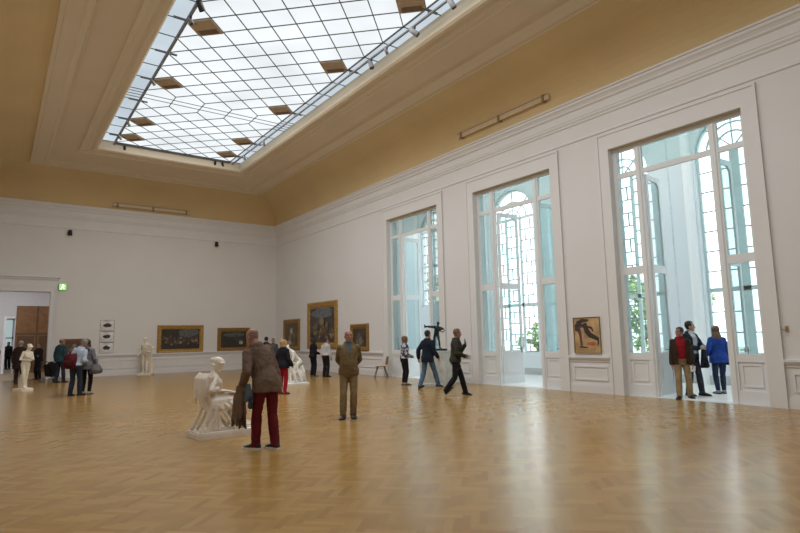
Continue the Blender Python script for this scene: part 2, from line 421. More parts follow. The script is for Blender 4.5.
for i, (a, b, sill, sp, k) in enumerate(OW):
    root = empty('window_%d' % (i + 4), None, None, (LX + .15, 0, 0), 0, kind='structure')
    f, l, gl = G(), G(), G(); c, r = (a + b) / 2, (b - a) / 2
    fw = .07
    f.box(0, .08, a, a + fw, sill, sp); f.box(0, .08, b - fw, b, sill, sp); f.box(0, .08, a, b, sill, sill + .09); f.box(0, .08, a, b, sp - .06, sp + .05)
    at = arch_top(a, b, sp)
    for p, q in zip(at[:-1], at[1:]): f.bar((.04, p[0], p[1]), (.04, q[0], q[1]), .1, .1, up=(1, 0, 0))
    mw = .26 if k == 4 else .11
    cw = (b - a - 2 * fw) / k
    for j in range(1, k): y = a + fw + cw * j; f.box(.01, .07, y - mw / 2, y + mw / 2, sill, sp)
    for rr in ((.60, .32) if k != 4 else (.7, .45)):     # inner arcs of the arch head
        aa = arch_top(c - r * rr, c + r * rr, sp)
        for p, q in zip(aa[:-1], aa[1:]): f.bar((.04, p[0], p[1]), (.04, q[0], q[1]), .05, .06, up=(1, 0, 0))
    for t in (45, 90, 135): f.bar((.04, c, sp), (.04, c - r * cos(rad(t)), sp + r * sin(rad(t))), .04, .05, up=(1, 0, 0))
    zz = sill + .09; row = 0; st = .46 if k != 4 else .62
    f.box(.01, .075, a, b, sill + 1.95, sill + 2.08)
    while zz < sp - .1:
        for j in range(k):
            ya, yb = a + fw + cw * j, a + fw + cw * (j + 1); o = st / 2 if (j % 2 and k != 4) else 0
            l.box(.028, .052, ya, yb, zz + o, zz + o + .038)
            if k != 4: ym = ya + cw * (.33 if row % 2 else .67); l.box(.03, .05, ym - .022, ym + .022, zz + o, min(sp, zz + o + st))
        zz += st; row += 1
    gl.box(.036, .042, a, b, sill, sp)
    gl.add([(.04, y, z) for y, z in at], [tuple(range(len(at)))])
    f.build('window_frame', TEALBAR if k == 4 else pbr('pale_window_paint', (.66, .74, .75), .5, .02), root)
    l.build('lead_cames', LEAD, root); gl.build('pane', CLEAR, root)
# ground and planting outside
g = G(); g.box(LX + .4, 70, -25, 70, -.4, -.3)
struct(g.build('ground_garden', pbr('pale_gravel', (.55, .55, .5), .9, .1)))
def tree(name, label, loc, h, r, n, seed, cat='tree', group=None):
    rn = random.Random(seed); root = empty(name, label, cat, loc, 0, group)
    t = G(); t.tube([(0, 0, 0), (.06, .03, h * .35), (-.03, .05, h * .75)], [.02 * h + .03, .015 * h + .02, .01 * h], 8)
    for k in range(6):
        a = k * 1.05; t.tube([(0, 0, h * (.3 + .06 * k)), (r * .6 * cos(a), r * .6 * sin(a), h * (.5 + .07 * k))], [.012 * h, .006 * h], 6)
    t.build('trunk', pbr('grey_brown_bark', (.16, .12, .085), .9, .2), root, True)
    lf = G(); cl = [(V3((rn.gauss(0, .5) * r, rn.gauss(0, .5) * r, h * (.35 + .6 * rn.random()))), r * (.22 + .2 * rn.random())) for _ in range(16)]
    for _ in range(n):
        c, cr = rn.choice(cl); d = V3((rn.gauss(0, 1), rn.gauss(0, 1), rn.gauss(0, 1))).normalized()
        p = c + d * cr * (.6 + .4 * rn.random()); a = V3((rn.gauss(0, 1), rn.gauss(0, 1), rn.gauss(0, 1))).normalized(); b = a.orthogonal().normalized()
        s = .09 + .07 * rn.random()
        lf.add([p - a * s, p + b * s * .5, p + a * s, p - b * s * .5], [(0, 1, 2, 3)], rn.choice((0, 0, 1)))
    lf.build('foliage', [pbr('green_leaves', (.24, .36, .14), .6, .3), pbr('light_green_leaves', (.42, .55, .26), .6, .3)], root)
tree('garden_tree', 'green leafy garden tree outside, seen through the left sidelight of the nearest tall window', (23.5, 13.9, -.3), 4.4, 1.7, 3800, 3)
tree('garden_shrub', 'green garden shrub outside the middle tall window, low at the right of its outer glazing', (20.4, 17.0, -.3), 2.3, .8, 1400, 5, 'shrub')
tree('garden_tree', 'pale green tree in the garden beyond the farthest tall window', (24.5, 29.0, -.3), 6.0, 2.0, 3000, 8)

# ------------------------------------------------------------------ side room beyond the doorway
g = G(); g.box(-5, 6, Y1 + .5, 48, -.2, -.001); struct(g.build('floor_passage', pbr('brown_passage_floor', (.30, .20, .11), .4, .1)))
PY = 38.0; PW = pbr('lilac_grey_paint', (.60, .59, .61), .7, .02)
g = G(); g.box(-5, .47, PY, PY + .3, 0, 5.2); g.box(.85, 6, PY, PY + .3, 0, 5.2); g.box(.47, .85, PY, PY + .3, 3.05, 5.2); struct(g.build('wall_passage_back', PW))
g = G(); g.box(-5.2, -5, Y1 + .5, 48, 0, 5.2); g.box(6, 6.2, Y1 + .5, 48, 0, 5.2); g.box(-5, 6, 48, 48.2, 0, 5.2); struct(g.build('wall_passage_sides', PW))
g = G(); g.box(-5, 6, Y1 + .5, 48, 5.2, 5.4); struct(g.build('ceiling_passage', PW))
g = G(); g.box(.36, .47, PY - .06, PY, 0, 3.15); g.box(.47, .85, PY - .04, PY, 3.05, 3.15); struct(g.build('trim_9', pbr('white_door_case', (.8, .8, .82), .5, .01)))
root = empty('door_1', None, None, (0, PY, 0), 0, kind='structure')
g = G(); BRD = pbr('brown_wood_door', (.20, .095, .035), .45, .2, 4); BRD2 = pbr('dark_brown_wood_door', (.10, .05, .022), .45, .2, 4)
g.box(.9, 3.0, -.08, 0, 0, 3.75, 0); g.box(.9, 3.0, -.10, -.08, 2.12, 2.22, 1); g.box(1.86, 1.95, -.11, -.08, 0, 3.75, 1); g.box(.98, 1.8, -.1, -.08, .2, 2.05, 1); g.box(2.02, 2.9, -.1, -.08, .2, 2.05, 1)
g.build('door_panel', [BRD, BRD2], root)
h = G(); h.ball((1.82, -.14, 1.1), .035); h.build('handle', STEEL, root, True)
# a lit window at the end of the farther room
root = empty('window_10', None, None, (0, 47.9, 0), 0, kind='structure')
g = G(); g.box(-1.6, 1.9, -.1, 0, 0.6, 3.4); g.build('pane', emis('daylight_pane', (.66, .82, .84), .55), root)
g = G()
for x in (-1.6, -.75, .1, .95, 1.8): g.box(x, x + .1, -.16, -.1, .6, 3.4)
for z in (.6, 2.0, 3.3): g.box(-1.6, 1.9, -.16, -.1, z, z + .1)
g.build('window_frame', FRAMEW, root)

# ------------------------------------------------------------------ skylight
SKY = empty('window_11', None, None, (0, 0, 0), 0, kind='structure')
SX0, SX1 = 3.56, 8.44; HS = (SX1 - SX0) / 10; HJ = .4925; YA, YB = 19.1, 20.02; YE = YB + 10 * HJ
SM = laylight_mat('backlit_white_glass', (.92, .97, 1.0), .88, 1.08)
SM2 = laylight_mat('backlit_blue_white_glass', (.80, .91, 1.0), .66, .82)
g = G(); g.poly([(SX0, OY0, ZG), (SX1, OY0, ZG), (SX1, YE, ZG), (SX0, YE, ZG)]); g.build('pane', SM, SKY)
g = G(); g.poly([(OX0 - .01, OY0, ZG), (SX0, OY0, ZG), (SX0, YE, ZG), (OX0 - .01, OY1 + .01, ZG)]); g.poly([(SX1, OY0, ZG), (OX1 + .01, OY0, ZG), (OX1 + .01, OY1 + .01, ZG), (SX1, YE, ZG)])
g.poly([(SX0, YE, ZG), (SX1, YE, ZG), (OX1 + .01, OY1 + .01, ZG), (OX0 - .01, OY1 + .01, ZG)])
g.build('border_pane', SM2, SKY)
g = G(); B = lambda a, b, w=.025: g.bar((a[0], a[1], ZG - .012), (b[0], b[1], ZG - .012), w, .02)
yl = lambda j: YA - HJ * j
yu = lambda j: YB + HJ * j
for i in range(10):
    for j in range(0, 37):
        if (i + j) % 2 == 0: B((SX0 + HS * i, yl(j)), (SX0 + HS * (i + 1), yl(j + 1)))
        else: B((SX0 + HS * i, yl(j + 1)), (SX0 + HS * (i + 1), yl(j)))
    for j in range(0, 10):
        if (i + j) % 2 == 0: B((SX0 + HS * i, yu(j)), (SX0 + HS * (i + 1), yu(j + 1)))
        else: B((SX0 + HS * i, yu(j + 1)), (SX0 + HS * (i + 1), yu(j)))
for i in (2, 4, 6, 8): B((SX0 + HS * i, YA), (SX0 + HS * i, YB))
for y in (YA + .3, YA + .62): B((SX0, y), (SX1, y), .016)
for i in range(0, 37, 2):
    B((OX0, yl(i)), (SX0, yl(i))); B((SX1, yl(i)), (OX1, yl(i)))
for i in range(0, 12, 2):
    B((OX0, yu(i)), (SX0, yu(i))); B((SX1, yu(i)), (OX1, yu(i)))
for i in range(0, 11, 2): B((SX0 + HS * i, YE), (SX0 + HS * i, OY1))
for y in (YA + .22, YA + .45, YA + .68): B((OX0, y), (SX0, y), .016); B((SX1, y), (OX1, y), .016)
for a, b in (((SX0, OY0), (SX0, YE)), ((SX1, OY0), (SX1, YE)), ((SX0, YE), (SX1, YE))): B(a, b, .05)
g.build('glazing_bars', STEEL, SKY)
for xs in (SX0 + HS, SX1 - HS):
    for yc in (6.3, 10.24, 14.175, 18.115, 21.99, 23.96):
        g = G(); z0, z1 = ZG - .06, ZG - .005
        P = [(xs - HS, yc), (xs, yc - HJ), (xs + HS, yc), (xs, yc + HJ)]
        g.loft([[(x, y, z0) for x, y in P], [(x, y, z1) for x, y in P]], True, 0)
        C2 = lambda u, v: (P[0][0] + (P[1][0] - P[0][0]) * u + (P[3][0] - P[0][0]) * v, P[0][1] + (P[1][1] - P[0][1]) * u + (P[3][1] - P[0][1]) * v, z0 - .004)
        g.poly([C2(.12, .62), C2(.88, .62), C2(.88, .93), C2(.12, .93)], 1)
        g.build('hatch', [HATCHL, HATCHD], SKY)
# lighting rails under the glass
def rail(label, pts, brk):
    root = empty('lighting_rail', label, 'rail', pts[0], 0, 'grey lighting rails under the skylight')
    o = V3(pts[0]); g = G(); g.tube([V3(p) - o for p in pts], .035, 10); g.build('pipe', STEEL, root, True)
    for b in brk:
        g = G(); b = V3(b) - o; g.tube([b, b + V3((0, 0, .17))], .016, 8); g.box(b.x - .3, b.x + .3, b.y - .03, b.y + .03, .12, .16)
        g.build('bracket', STEEL, root)
RZ = 9.73
rail('grey lighting rail along the left edge of the skylight', [(3.52, OY0 + .3, RZ), (3.52, 24.8, RZ)], [(3.52, y, RZ) for y in (6.3, 10.2, 14.1, 16.1, 18.1, 20.0, 22.0, 24.0)])
rail('grey lighting rail along the right edge of the skylight', [(8.48, OY0 + .3, RZ), (8.48, 24.8, RZ)], [(8.48, y, RZ) for y in (6.3, 10.2, 14.1, 18.1, 22.0, 24.0)])
rail('thin grey lighting rail across the far end of the skylight', [(3.56, 24.98, RZ + .12), (8.44, 24.98, RZ + .12)], [])
SPOTW = pbr('light_grey_enamel', (.17, .17, .175), .5, .03)
def spot(label, p, aim, dark=False, sc=1.0):
    root = empty('spotlight', label, 'spotlight', p, 0, 'spotlights on the skylight rails')
    a = V3(aim).normalized(); m = BLACK if dark else SPOTW
    g = G(); g.tube([(0, 0, 0), (0, 0, -.10 * sc)], .014, 8); g.obox((0, 0, -.02), (.05, .09, .05)); g.build('bracket', BLACK, root)
    c = V3((0, 0, -.14 * sc))
    g = G(); g.tube([c - a * .14 * sc, c - a * .12 * sc, c + a * .12 * sc, c + a * .13 * sc], [.04 * sc, .07 * sc, .075 * sc, .07 * sc], 16); g.build('lamp_body', m, root, True)
    g = G(); g.tube([c + a * .131 * sc, c + a * .136 * sc], .062 * sc, 16); g.build('lens', pbr('dark_lens', (.05, .05, .055), .15, 0), root, True)
SP = [('nearest visible spotlight on left skylight rail, dark and tilted', (3.52, 12.75, RZ - .035), (.5, .3, -.8), True, 1.3),
      ('pale spotlight on left skylight rail just beyond the nearest dark one', (3.52, 13.6, RZ - .035), (.3, -.4, -.9), False, 1.0),
      ('small spotlight on left rail beside the second brown hatch', (3.52, 17.7, RZ - .035), (.6, .2, -.7), False, .9),
      ('small spotlight on left rail beside the third brown hatch', (3.52, 21.7, RZ - .035), (.6, .2, -.7), False, .9),
      ('small spotlight on left rail beside the farthest brown hatch', (3.52, 23.4, RZ - .035), (.6, .4, -.7), False, .9),
      ('grey cylinder spotlight on right rail at the top edge of the photo', (8.48, 9.3, RZ - .035), (.4, -.3, -.9), False, 1.2),
      ('grey cylinder spotlight on right rail, second from the camera', (8.48, 10.8, RZ - .035), (.5, -.5, -.6), False, 1.3),
      ('grey spotlight hanging from right rail beside the nearest right hatch', (8.48, 12.9, RZ - .035), (.1, -.3, -.9), False, 1.3),
      ('small pale spotlight on right rail between two grey cylinders', (8.48, 12.1, RZ - .035), (.6, .2, -.7), False, .8),
      ('small spotlight on right rail beside the third right hatch', (8.48, 21.0, RZ - .035), (.3, .2, -.8), False, .9),
      ('small spotlight on right rail near the far corner of the skylight', (8.48, 23.2, RZ - .035), (.3, .2, -.8), False, .9),
      ('small black spotlight at left end of the far skylight rail', (3.95, 24.98, RZ + .085), (.1, .6, -.7), True, .9),
      ('small black spotlight at right end of the far skylight rail', (7.75, 24.98, RZ + .085), (.1, .6, -.7), True, .9),
      ('small black spotlight in the far right corner of the skylight', (8.1, 24.98, RZ + .085), (.3, .5, -.7), True, .9)]
for s in SP: spot(*s[:4], s[4] * .78)
# long cove lights above the cornice
def cove_light(label, p, L, rz):
    root = empty('cove_light', label, 'light fitting', p, rz, None)
    m = pbr('cream_light_fitting', (.62, .50, .34), .5, .05); m2 = pbr('brown_bracket', (.30, .21, .12), .5, .05)
    g = G(); g.loft([[(x, -.05, .10), (x, .05, .10), (x, .05, -.03), (x, -.05, -.05)] for x in (0, L)], True); g.build('trough', m, root)
    g = G(); g.box(0, L, -.055, -.045, .10, .12); g.build('rim', m2, root)
    for k in range(3):
        g = G(); x = .2 + (L - .4) * k / 2; g.box(x - .035, x + .035, -.09, .07, -.07, .13); g.box(x - .03, x + .03, 0, .18, .02, .06); g.build('bracket', m2, root)
cove_light('long cream cove light above the cornice of the window wall', (12.80, 13.94, 8.50), 4.0, -pi / 2)
cove_light('long cream cove light above the cornice of the far end wall', (4.33, 29.92, 8.33), 3.7, 0)
# small fittings on the walls
def wall_lamp(label, p):
    root = empty('wall_spotlight', label, 'spotlight', p, 0, None)
    g = G(); g.tube([(0, 0, 0), (0, -.1, 0)], .03, 10); g.build('bracket', BLACK, root)
    g = G(); g.tube([(0, -.1, .12), (0, -.1, -.12)], [.085, .10], 14); g.build('lamp_body', BLACK, root, True)
wall_lamp('small black wall spotlight high above the three framed prints', (2.59, Y1, 6.80))
wall_lamp('small black wall spotlight high near the far right corner', (9.52, Y1, 6.82))
root = empty('exit_sign', 'small glowing green emergency exit sign beside the doorway cornice', 'sign', (2.42, Y1 - .06, 4.05))
g = G(); g.box(-.16, .16, -.02, .05, 0, .33); g.build('casing', pbr('sign_green', (.3, .62, .18), .5, .02), root)
g = G(); g.box(-.14, .14, -.026, -.02, .02, .31); g.build('sign_face', emis('green_sign_light', (.42, .85, .25), 1.0), root)
g = G()
for pts in ([(-.02, .25), (.03, .25), (.03, .29), (-.02, .29)], [(-.05, .13), (.03, .13), (.04, .24), (-.03, .24)], [(-.09, .05), (-.06, .04), (-.01, .14), (-.05, .14)], [(0, .13), (.03, .14), (.07, .08), (.04, .06)], [(.03, .22), (.09, .19), (.09, .17), (.03, .19)]):
    g.poly([(x, -.028, z) for x, z in pts])
g.build('pictogram', emis('white_sign_light', (1, 1, .9), 1.6), root)
root = empty('wall_hook', 'small metal hook bracket on the wall right of the nearest tall window', 'hook', (X1, 4.57, 1.6))
g = G(); g.box(-.015, 0, -.03, .03, -.06, .06); g.build('back_plate', pbr('brass', (.45, .35, .2), .35, .1, metal=.7), root)
g = G(); g.tube([(0, 0, .02), (-.08, 0, -.03), (-.11, .03, -.02), (-.11, .06, .04)], .013, 8); g.build('hook', pbr('brass', (1, 1, 1)), root, True)

# ------------------------------------------------------------------ pictures
def picture(label, p, rz, w, h, fw, seed, pal, bg, frame=GOLD, group=None, name='framed_painting', depth=.09, kind='scene', cat='painting'):
    root = empty(name, label, cat, p, rz, group); rn = random.Random(seed)
    g = G(); prof = [(0, 0), (0, -depth * .6), (.25, -depth), (.45, -depth * .8), (.7, -depth * .75), (.86, -depth * .35), (1, -depth * .35), (1, 0)]
    rings = []
    for t, y in prof:
        d = t * fw; rings.append([(-w / 2 + d, y, d), (w / 2 - d, y, d), (w / 2 - d, y, h - d), (-w / 2 + d, y, h - d)])
    g.loft(rings, False)
    g.build('picture_frame', frame, root)
    mats = [pbr('paint_%d_bg' % seed, bg, .5, .4, 3)] + [pbr('paint_%d_%d' % (seed, i), c, .5, .35, 9) for i, c in enumerate(pal)]
    c = G(); x0, x1, z0, z1 = -w / 2 + fw * .98, w / 2 - fw * .98, fw * .98, h - fw * .98; y = -depth * .3
    c.poly([(x0, y, z0), (x1, y, z0), (x1, y, z1), (x0, y, z1)], 0)
    W_, H_ = x1 - x0, z1 - z0; k = 1
    def blob(cx, cz, rx, rz_, mi, ang=0):
        nonlocal k
        pts = []
        for i in range(12):
            a = 2 * pi * i / 12; rr = .75 + .4 * rn.random(); u, v = rx * rr * cos(a), rz_ * rr * sin(a)
            px, pz = cx + u * cos(ang) - v * sin(ang), cz + u * sin(ang) + v * cos(ang)
            pts.append((min(max(px, x0), x1), y - .0004 * k, min(max(pz, z0), z1)))
        c.poly(pts, mi); k += 1
    if kind == 'crowd':
        blob(x0 + W_ * .7, z0 + H_ * .8, W_ * .3, H_ * .22, 1)
        for i in range(60):
            t = rn.random(); cx = x0 + W_ * (.05 + .9 * t); cz = z0 + H_ * (.18 + .38 * rn.random()); s = .02 + .025 * rn.random()
            blob(cx, cz, W_ * s, H_ * s * 2.2, rn.randrange(2, len(pal) + 1), rn.uniform(-.5, .5))
            blob(cx, cz + H_ * s * 2.4, W_ * s * .3, H_ * s * .5, 2)
    elif kind == 'tall':
        blob(x0 + W_ * .5, z0 + H_ * .85, W_ * .45, H_ * .16, 1)
        for i in range(90):
            cx = x0 + W_ * min(max(rn.gauss(.5, .24), .05), .95); cz = z0 + H_ * (.12 + .55 * rn.random() * (1 - abs(cx - x0 - W_ / 2) / W_)); s = .03 + .03 * rn.random()
            blob(cx, cz, W_ * s, H_ * s * 1.2, rn.randrange(2, len(pal) + 1), rn.uniform(-.6, .6))
        blob(x0 + W_ * .52, z0 + H_ * .62, W_ * .1, H_ * .14, 2)
    elif kind == 'portrait':
        blob(x0 + W_ * .5, z0 + H_ * .3, W_ * .3, H_ * .3, 1); blob(x0 + W_ * .48, z0 + H_ * .68, W_ * .12, H_ * .12, 2)
        blob(x0 + W_ * .6, z0 + H_ * .3, W_ * .12, H_ * .2, 3); blob(x0 + W_ * .3, z0 + H_ * .15, W_ * .16, H_ * .1, 2)
    elif kind == 'land':
        blob(x0 + W_ * .5, z0 + H_ * .8, W_ * .45, H_ * .14, 1); blob(x0 + W_ * .3, z0 + H_ * .4, W_ * .25, H_ * .2, 2)
        blob(x0 + W_ * .7, z0 + H_ * .45, W_ * .2, H_ * .15, 3); blob(x0 + W_ * .75, z0 + H_ * .3, W_ * .04, H_ * .14, 4); blob(x0 + W_ * .82, z0 + H_ * .3, W_ * .04, H_ * .12, 4)
    elif kind == 'print':
        blob(0, z0 + H_ * .5, W_ * .30, H_ * .22, 1); blob(-W_ * .1, z0 + H_ * .52, W_ * .12, H_ * .16, 2); blob(W_ * .14, z0 + H_ * .48, W_ * .1, H_ * .14, 2)
    elif kind == 'abstract':
        def band(pts, wd, mi):
            nonlocal k
            pts = [V3((x0 + W_ * a, 0, z0 + H_ * b)) for a, b in pts]; L_, R_ = [], []
            for i, q in enumerate(pts):
                t = (pts[min(i + 1, len(pts) - 1)] - pts[max(0, i - 1)]).normalized(); nn = V3((-t.z, 0, t.x)); ww = wd[i] * W_
                L_.append(q + nn * ww); R_.append(q - nn * ww)
            for i in range(len(pts) - 1):
                c.poly([(min(max(v.x, x0), x1), y - .0004 * k, min(max(v.z, z0), z1)) for v in (L_[i], L_[i + 1], R_[i + 1], R_[i])], mi)
            k += 1
        blob(x0 + W_ * .2, z0 + H_ * .72, W_ * .2, H_ * .17, 1)
        band([(.1, .85), (.35, .92), (.58, .93)], [.06, .07, .03], 1)
        band([(.2, .75), (.27, .5), (.3, .2)], [.12, .08, .07], 2)
        band([(.3, .72), (.35, .45), (.36, .18)], [.05, .05, .05], 3)
        band([(.42, .85), (.5, .62), (.62, .5), (.95, .38)], [.08, .1, .09, .06], 1)
        band([(.55, .75), (.7, .7), (.76, .6)], [.03, .04, .02], 1)
        band([(.92, .42), (.93, .3), (.9, .2)], [.04, .03, .02], 1)
        blob(x0 + W_ * .68, z0 + H_ * .25, W_ * .18, H_ * .06, 4)
        band([(.2, .17), (.5, .14)], [.03, .02], 1)
    c.build('canvas', mats, root)
OLD_ = [(.16, .17, .17), (.55, .42, .30), (.30, .09, .05), (.12, .07, .04), (.42, .30, .20), (.07, .06, .06)]
picture('wide gilt framed dark crowd scene on the end wall, right of the standing marble statue', (7.80, Y1, 1.0), 0, 2.30, 1.42, .20, 11, [(.10, .105, .10), (.26, .18, .12), (.10, .045, .03), (.055, .04, .028), (.17, .13, .09), (.035, .03, .025), (.08, .06, .04)], (.035, .025, .02), GOLD, kind='crowd')
picture('gilt framed dark landscape on the end wall, partly hidden by the balding man', (10.6, Y1, 1.01), 0, 1.8, 1.26, .2, 12, [(.09, .10, .09), (.03, .03, .022), (.05, .045, .03), (.4, .36, .3)], (.035, .03, .022), GOLDD, kind='land')
picture('narrow upright gilt framed painting just right of the room corner', (X1, 28.0, 1.0), -pi / 2, 2.0, 1.66, .22, 13, [(.22, .17, .11), (.5, .4, .28), (.1, .06, .04)], (.10, .075, .045), GOLDD, kind='portrait')
picture('largest tall gilt framed painting crowded with figures under a grey sky', (X1, 24.52, 1.10), -pi / 2, 3.1, 2.30, .30, 14, [(.13, .15, .17), (.25, .19, .12), (.13, .06, .035), (.06, .045, .035), (.19, .14, .08), (.045, .04, .055), (.10, .08, .05)], (.07, .06, .055), GOLD, kind='tall')
picture('small gilt framed dark picture of a pale pyramid shape, behind the man in tan', (X1, 21.02, 1.02), -pi / 2, 1.5, 1.18, .2, 15, [(.11, .09, .07), (.13, .09, .07), (.2, .16, .11)], (.05, .04, .03), GOLDD, kind='portrait')
picture('unframed tan painting with dark curved shapes between two tall windows', (X1 - .01, 9.31, 1.05), -pi / 2, .84, .975, .02, 16, [(.045, .03, .028), (.10, .05, .045), (.45, .28, .16), (.38, .12, .06)], (.46, .31, .15), pbr('thin_wood_edge', (.3, .2, .1), .6), kind='abstract', depth=.04, name='painting')
for i, (nm, z) in enumerate((('top', 2.16), ('middle', 1.62), ('lowest', 1.09))):
    picture('small dark print in a white mount, %s of the three stacked prints' % nm, (4.37, Y1, z), 0, .62, .52, .022, 20 + i, [(.06, .06, .07), (.02, .02, .025)], (.80, .78, .75), pbr('thin_grey_frame', (.42, .40, .38), .5), 'stacked prints', 'framed_print', .03, 'print', 'print')
picture('brown framed dark painting on the end wall behind the couple', (3.05, Y1, .95), 0, 1.0, .85, .12, 17, [(.16, .11, .06), (.3, .2, .12), (.08, .05, .03)], (.08, .05, .03), pbr('brown_wood_frame', (.24, .12, .045), .5, .2), kind='portrait')

# ------------------------------------------------------------------ figures
TORSO = [(.825, .10, .075, -.005), (.88, .160, .105, -.01), (.95, .172, .118, -.012), (1.03, .155, .108, 0), (1.12, .145, .104, .006), (1.22, .155, .112, .01),
         (1.32, .166, .118, .006), (1.385, .155, .108, 0), (1.435, .115, .085, -.006), (1.465, .08, .068, -.01), (1.50, .06, .056, -.012)]
TORSOF = [(.825, .10, .075, -.005), (.88, .165, .108, -.012), (.95, .176, .122, -.016), (1.03, .150, .104, -.004), (1.12, .130, .092, .004), (1.22, .138, .108, .016),
          (1.30, .150, .122, .02), (1.38, .148, .104, .004), (1.44, .105, .078, -.006), (1.50, .052, .05, -.012)]
def tz(T, z):
    if z <= T[0][0]: return T[0][1:]
    for a, b in zip(T, T[1:]):
        if z <= b[0]:
            t = (z - a[0]) / (b[0] - a[0]); return tuple(a[k] + (b[k] - a[k]) * t for k in (1, 2, 3))
    return T[-1][1:]
HEAD = [(-.005, .016, .018, .058), (.004, .034, .034, .050), (.022, .047, .056, .036), (.05, .060, .078, .018), (.085, .068, .090, .006), (.12, .073, .096, 0), (.15, .0755, .098, -.004), (.18, .071, .092, -.007), (.205, .056, .074, -.009), (.222, .034, .046, -.010), (.230, .012, .016, -.010)]
def ell(z, rx, ry, yo, n=20): return [V3((rx * cos(2 * pi * k / n), yo + ry * sin(2 * pi * k / n), z)) for k in range(n)]
def ik(a, t, l1, l2, pole):
    a, t = V3(a), V3(t); d = t - a; L = d.length
    if L > (l1 + l2) * .998: t = a + d * ((l1 + l2) * .998 / L); d = t - a; L = d.length
    u = d / L; x = (l1 * l1 - l2 * l2 + L * L) / (2 * L); h = math.sqrt(max(l1 * l1 - x * x, 0))
    p = V3(pole); p = p - u * p.dot(u)
    if p.length < 1e-5: p = u.orthogonal()
    return a + u * x + p.normalized() * h, t
class Fig:
    """posed skeleton of a 1.75 m figure facing +Y; right side is +X"""
    def __init__(s, fem=False, lean=3, twist=0, pz=.97, hy=0, hp=0, hroll=0, hands=None, poles=None, feet=None, fyaw=(8, -8), fpitch=(0, 0), kpole=None, hd=None, curl=35, side=0, belly=0, palm=None):
        s.fem = fem; s.T = TORSOF if fem else TORSO; s.dz = pz - .97; s.belly = belly
        s.R = Euler((rad(-lean), rad(side), rad(twist))).to_matrix(); s.P = V3((0, 0, .97)); s.curl = curl; s.palm = palm or {}
        sw = .152 if fem else .168
        s.sh = {k: s.tor((k * sw, -.005, 1.395)) for k in (-1, 1)}
        hands = hands or {}; poles = poles or {}; hd = hd or {}
        s.el, s.wr, s.hd = {}, {}, {}
        for k in (-1, 1):
            tgt = hands.get(k, (k * .245, .06, .87 + s.dz)); s.el[k], s.wr[k] = ik(s.sh[k], tgt, .29, .255, poles.get(k, (k * .35, -1, 0)))
            s.hd[k] = V3(hd[k]).normalized() if k in hd else (s.wr[k] - s.el[k]).normalized()
        feet = feet or {}; s.hip, s.kn, s.an = {}, {}, {}
        for k in (-1, 1):
            s.hip[k] = V3((k * .09, -.005, .915 + s.dz)); s.kn[k], s.an[k] = ik(s.hip[k], feet.get(k, (k * .1, -.01, .085)), .425, .415, (kpole or {}).get(k, (k * .12, 1, 0)))
        s.fyaw = {-1: fyaw[0], 1: fyaw[1]}; s.fp = {-1: fpitch[0], 1: fpitch[1]}
        s.HR = s.R @ Euler((rad(-hp), rad(hroll), rad(hy))).to_matrix(); s.nk = s.tor((0, -.012, 1.49)); s.h0 = s.tor((0, .012, 1.522))
    def tor(s, v):
        v = V3(v)
        if v.z > .97: 
            t = min((v.z - .97) / .12, 1); q = s.P + s.R @ (v - s.P); v = v.lerp(q, t)
        return v + V3((0, 0, s.dz))
    def head(s, v): return s.h0 + s.HR @ V3(v)
    def torso(s, g, off=0, z0=.825, z1=1.5, flare=0, n=24, zs=None):
        zs = zs or [z0 + (z1 - z0) * i / 14 for i in range(15)]; rings = []
        for z in zs:
            rx, ry, yo = tz(s.T, max(z, .90) if (off and z < .92) else z)
            o = off + flare * max(0, 1.05 - z)
            bl = s.belly * math.exp(-((z - 1.08) / .14) ** 2)
            rings.append([s.tor(p) for p in ell(z, rx + o, ry + o + bl / 2, yo + bl / 2, n)])
        g.loft(rings)
    def arm(s, g, k, r, w=None):
        a, e, w_ = s.sh[k], s.el[k], w or s.wr[k]
        g.ball(a, r[0] * 1.08, 12, 8)
        g.tube([a, a.lerp(e, .5), e], [r[0], (r[0] + r[1]) / 2 * 1.02, r[1]], 12); g.ball(e, r[1] * 1.02, 10, 6)
        g.tube([e, e.lerp(w_, .3), w_], [r[1], (r[1] * .75 + r[2] * .35), r[2]], 12); g.ball(w_, r[2], 10, 6)
    def leg(s, g, k, r, zend=None):
        h, kn, an = s.hip[k] + V3((0, 0, .02)), s.kn[k], s.an[k]
        if zend is not None: an = an + (an - kn).normalized() * zend
        g.ball(h, r[0], 12, 8); g.tube([h, h.lerp(kn, .5), kn], [r[0], (r[0] + r[1]) / 2 * 1.03, r[1]], 14); g.ball(kn, r[1], 10, 6)
        g.tube([kn, kn.lerp(an, .35), an], [r[1], r[1] * .95 if len(r) < 4 else r[3], r[2]], 14)
    def hand(s, g, fingers, k, sc=1.0):
        w, d = s.wr[k], s.hd[k]
        pn = V3(s.palm.get(k, (-k, 0, 0))); pn = (pn - d * pn.dot(d))
        if pn.length < 1e-3: pn = d.orthogonal()
        pn.normalize(); sd = d.cross(pn).normalized()      # across the palm
        fwd = V3((0, 1, 0)); 
        if sd.dot(fwd) < 0: sd = -sd
        R = Matrix((sd, d, pn)).transposed()
        g.tube([w, w + d * .03, w + d * .085], [(.024, .018), (.036, .016), (.041, .013)], 12, ref=sd)
        c = rad(s.curl)
        for i, (off, L) in enumerate(((.030, .072), (.010, .082), (-.010, .077), (-.030, .060))):
            p = w + d * .075 + sd * off; pts = [p]; a = c * .25
            for q in (.45, .32, .25):
                dr = d * cos(a) + pn * sin(a) + sd * off * .8; p = p + dr.normalized() * L * q; pts.append(p); a += c * .75
            fingers.tube(pts, [.0088, .0085, .0078, .006], 8)
        p = w + d * .03 + sd * .03; dr = (sd * .75 + d * .65 + pn * .25).normalized(); pts = [p, p + dr * .035]
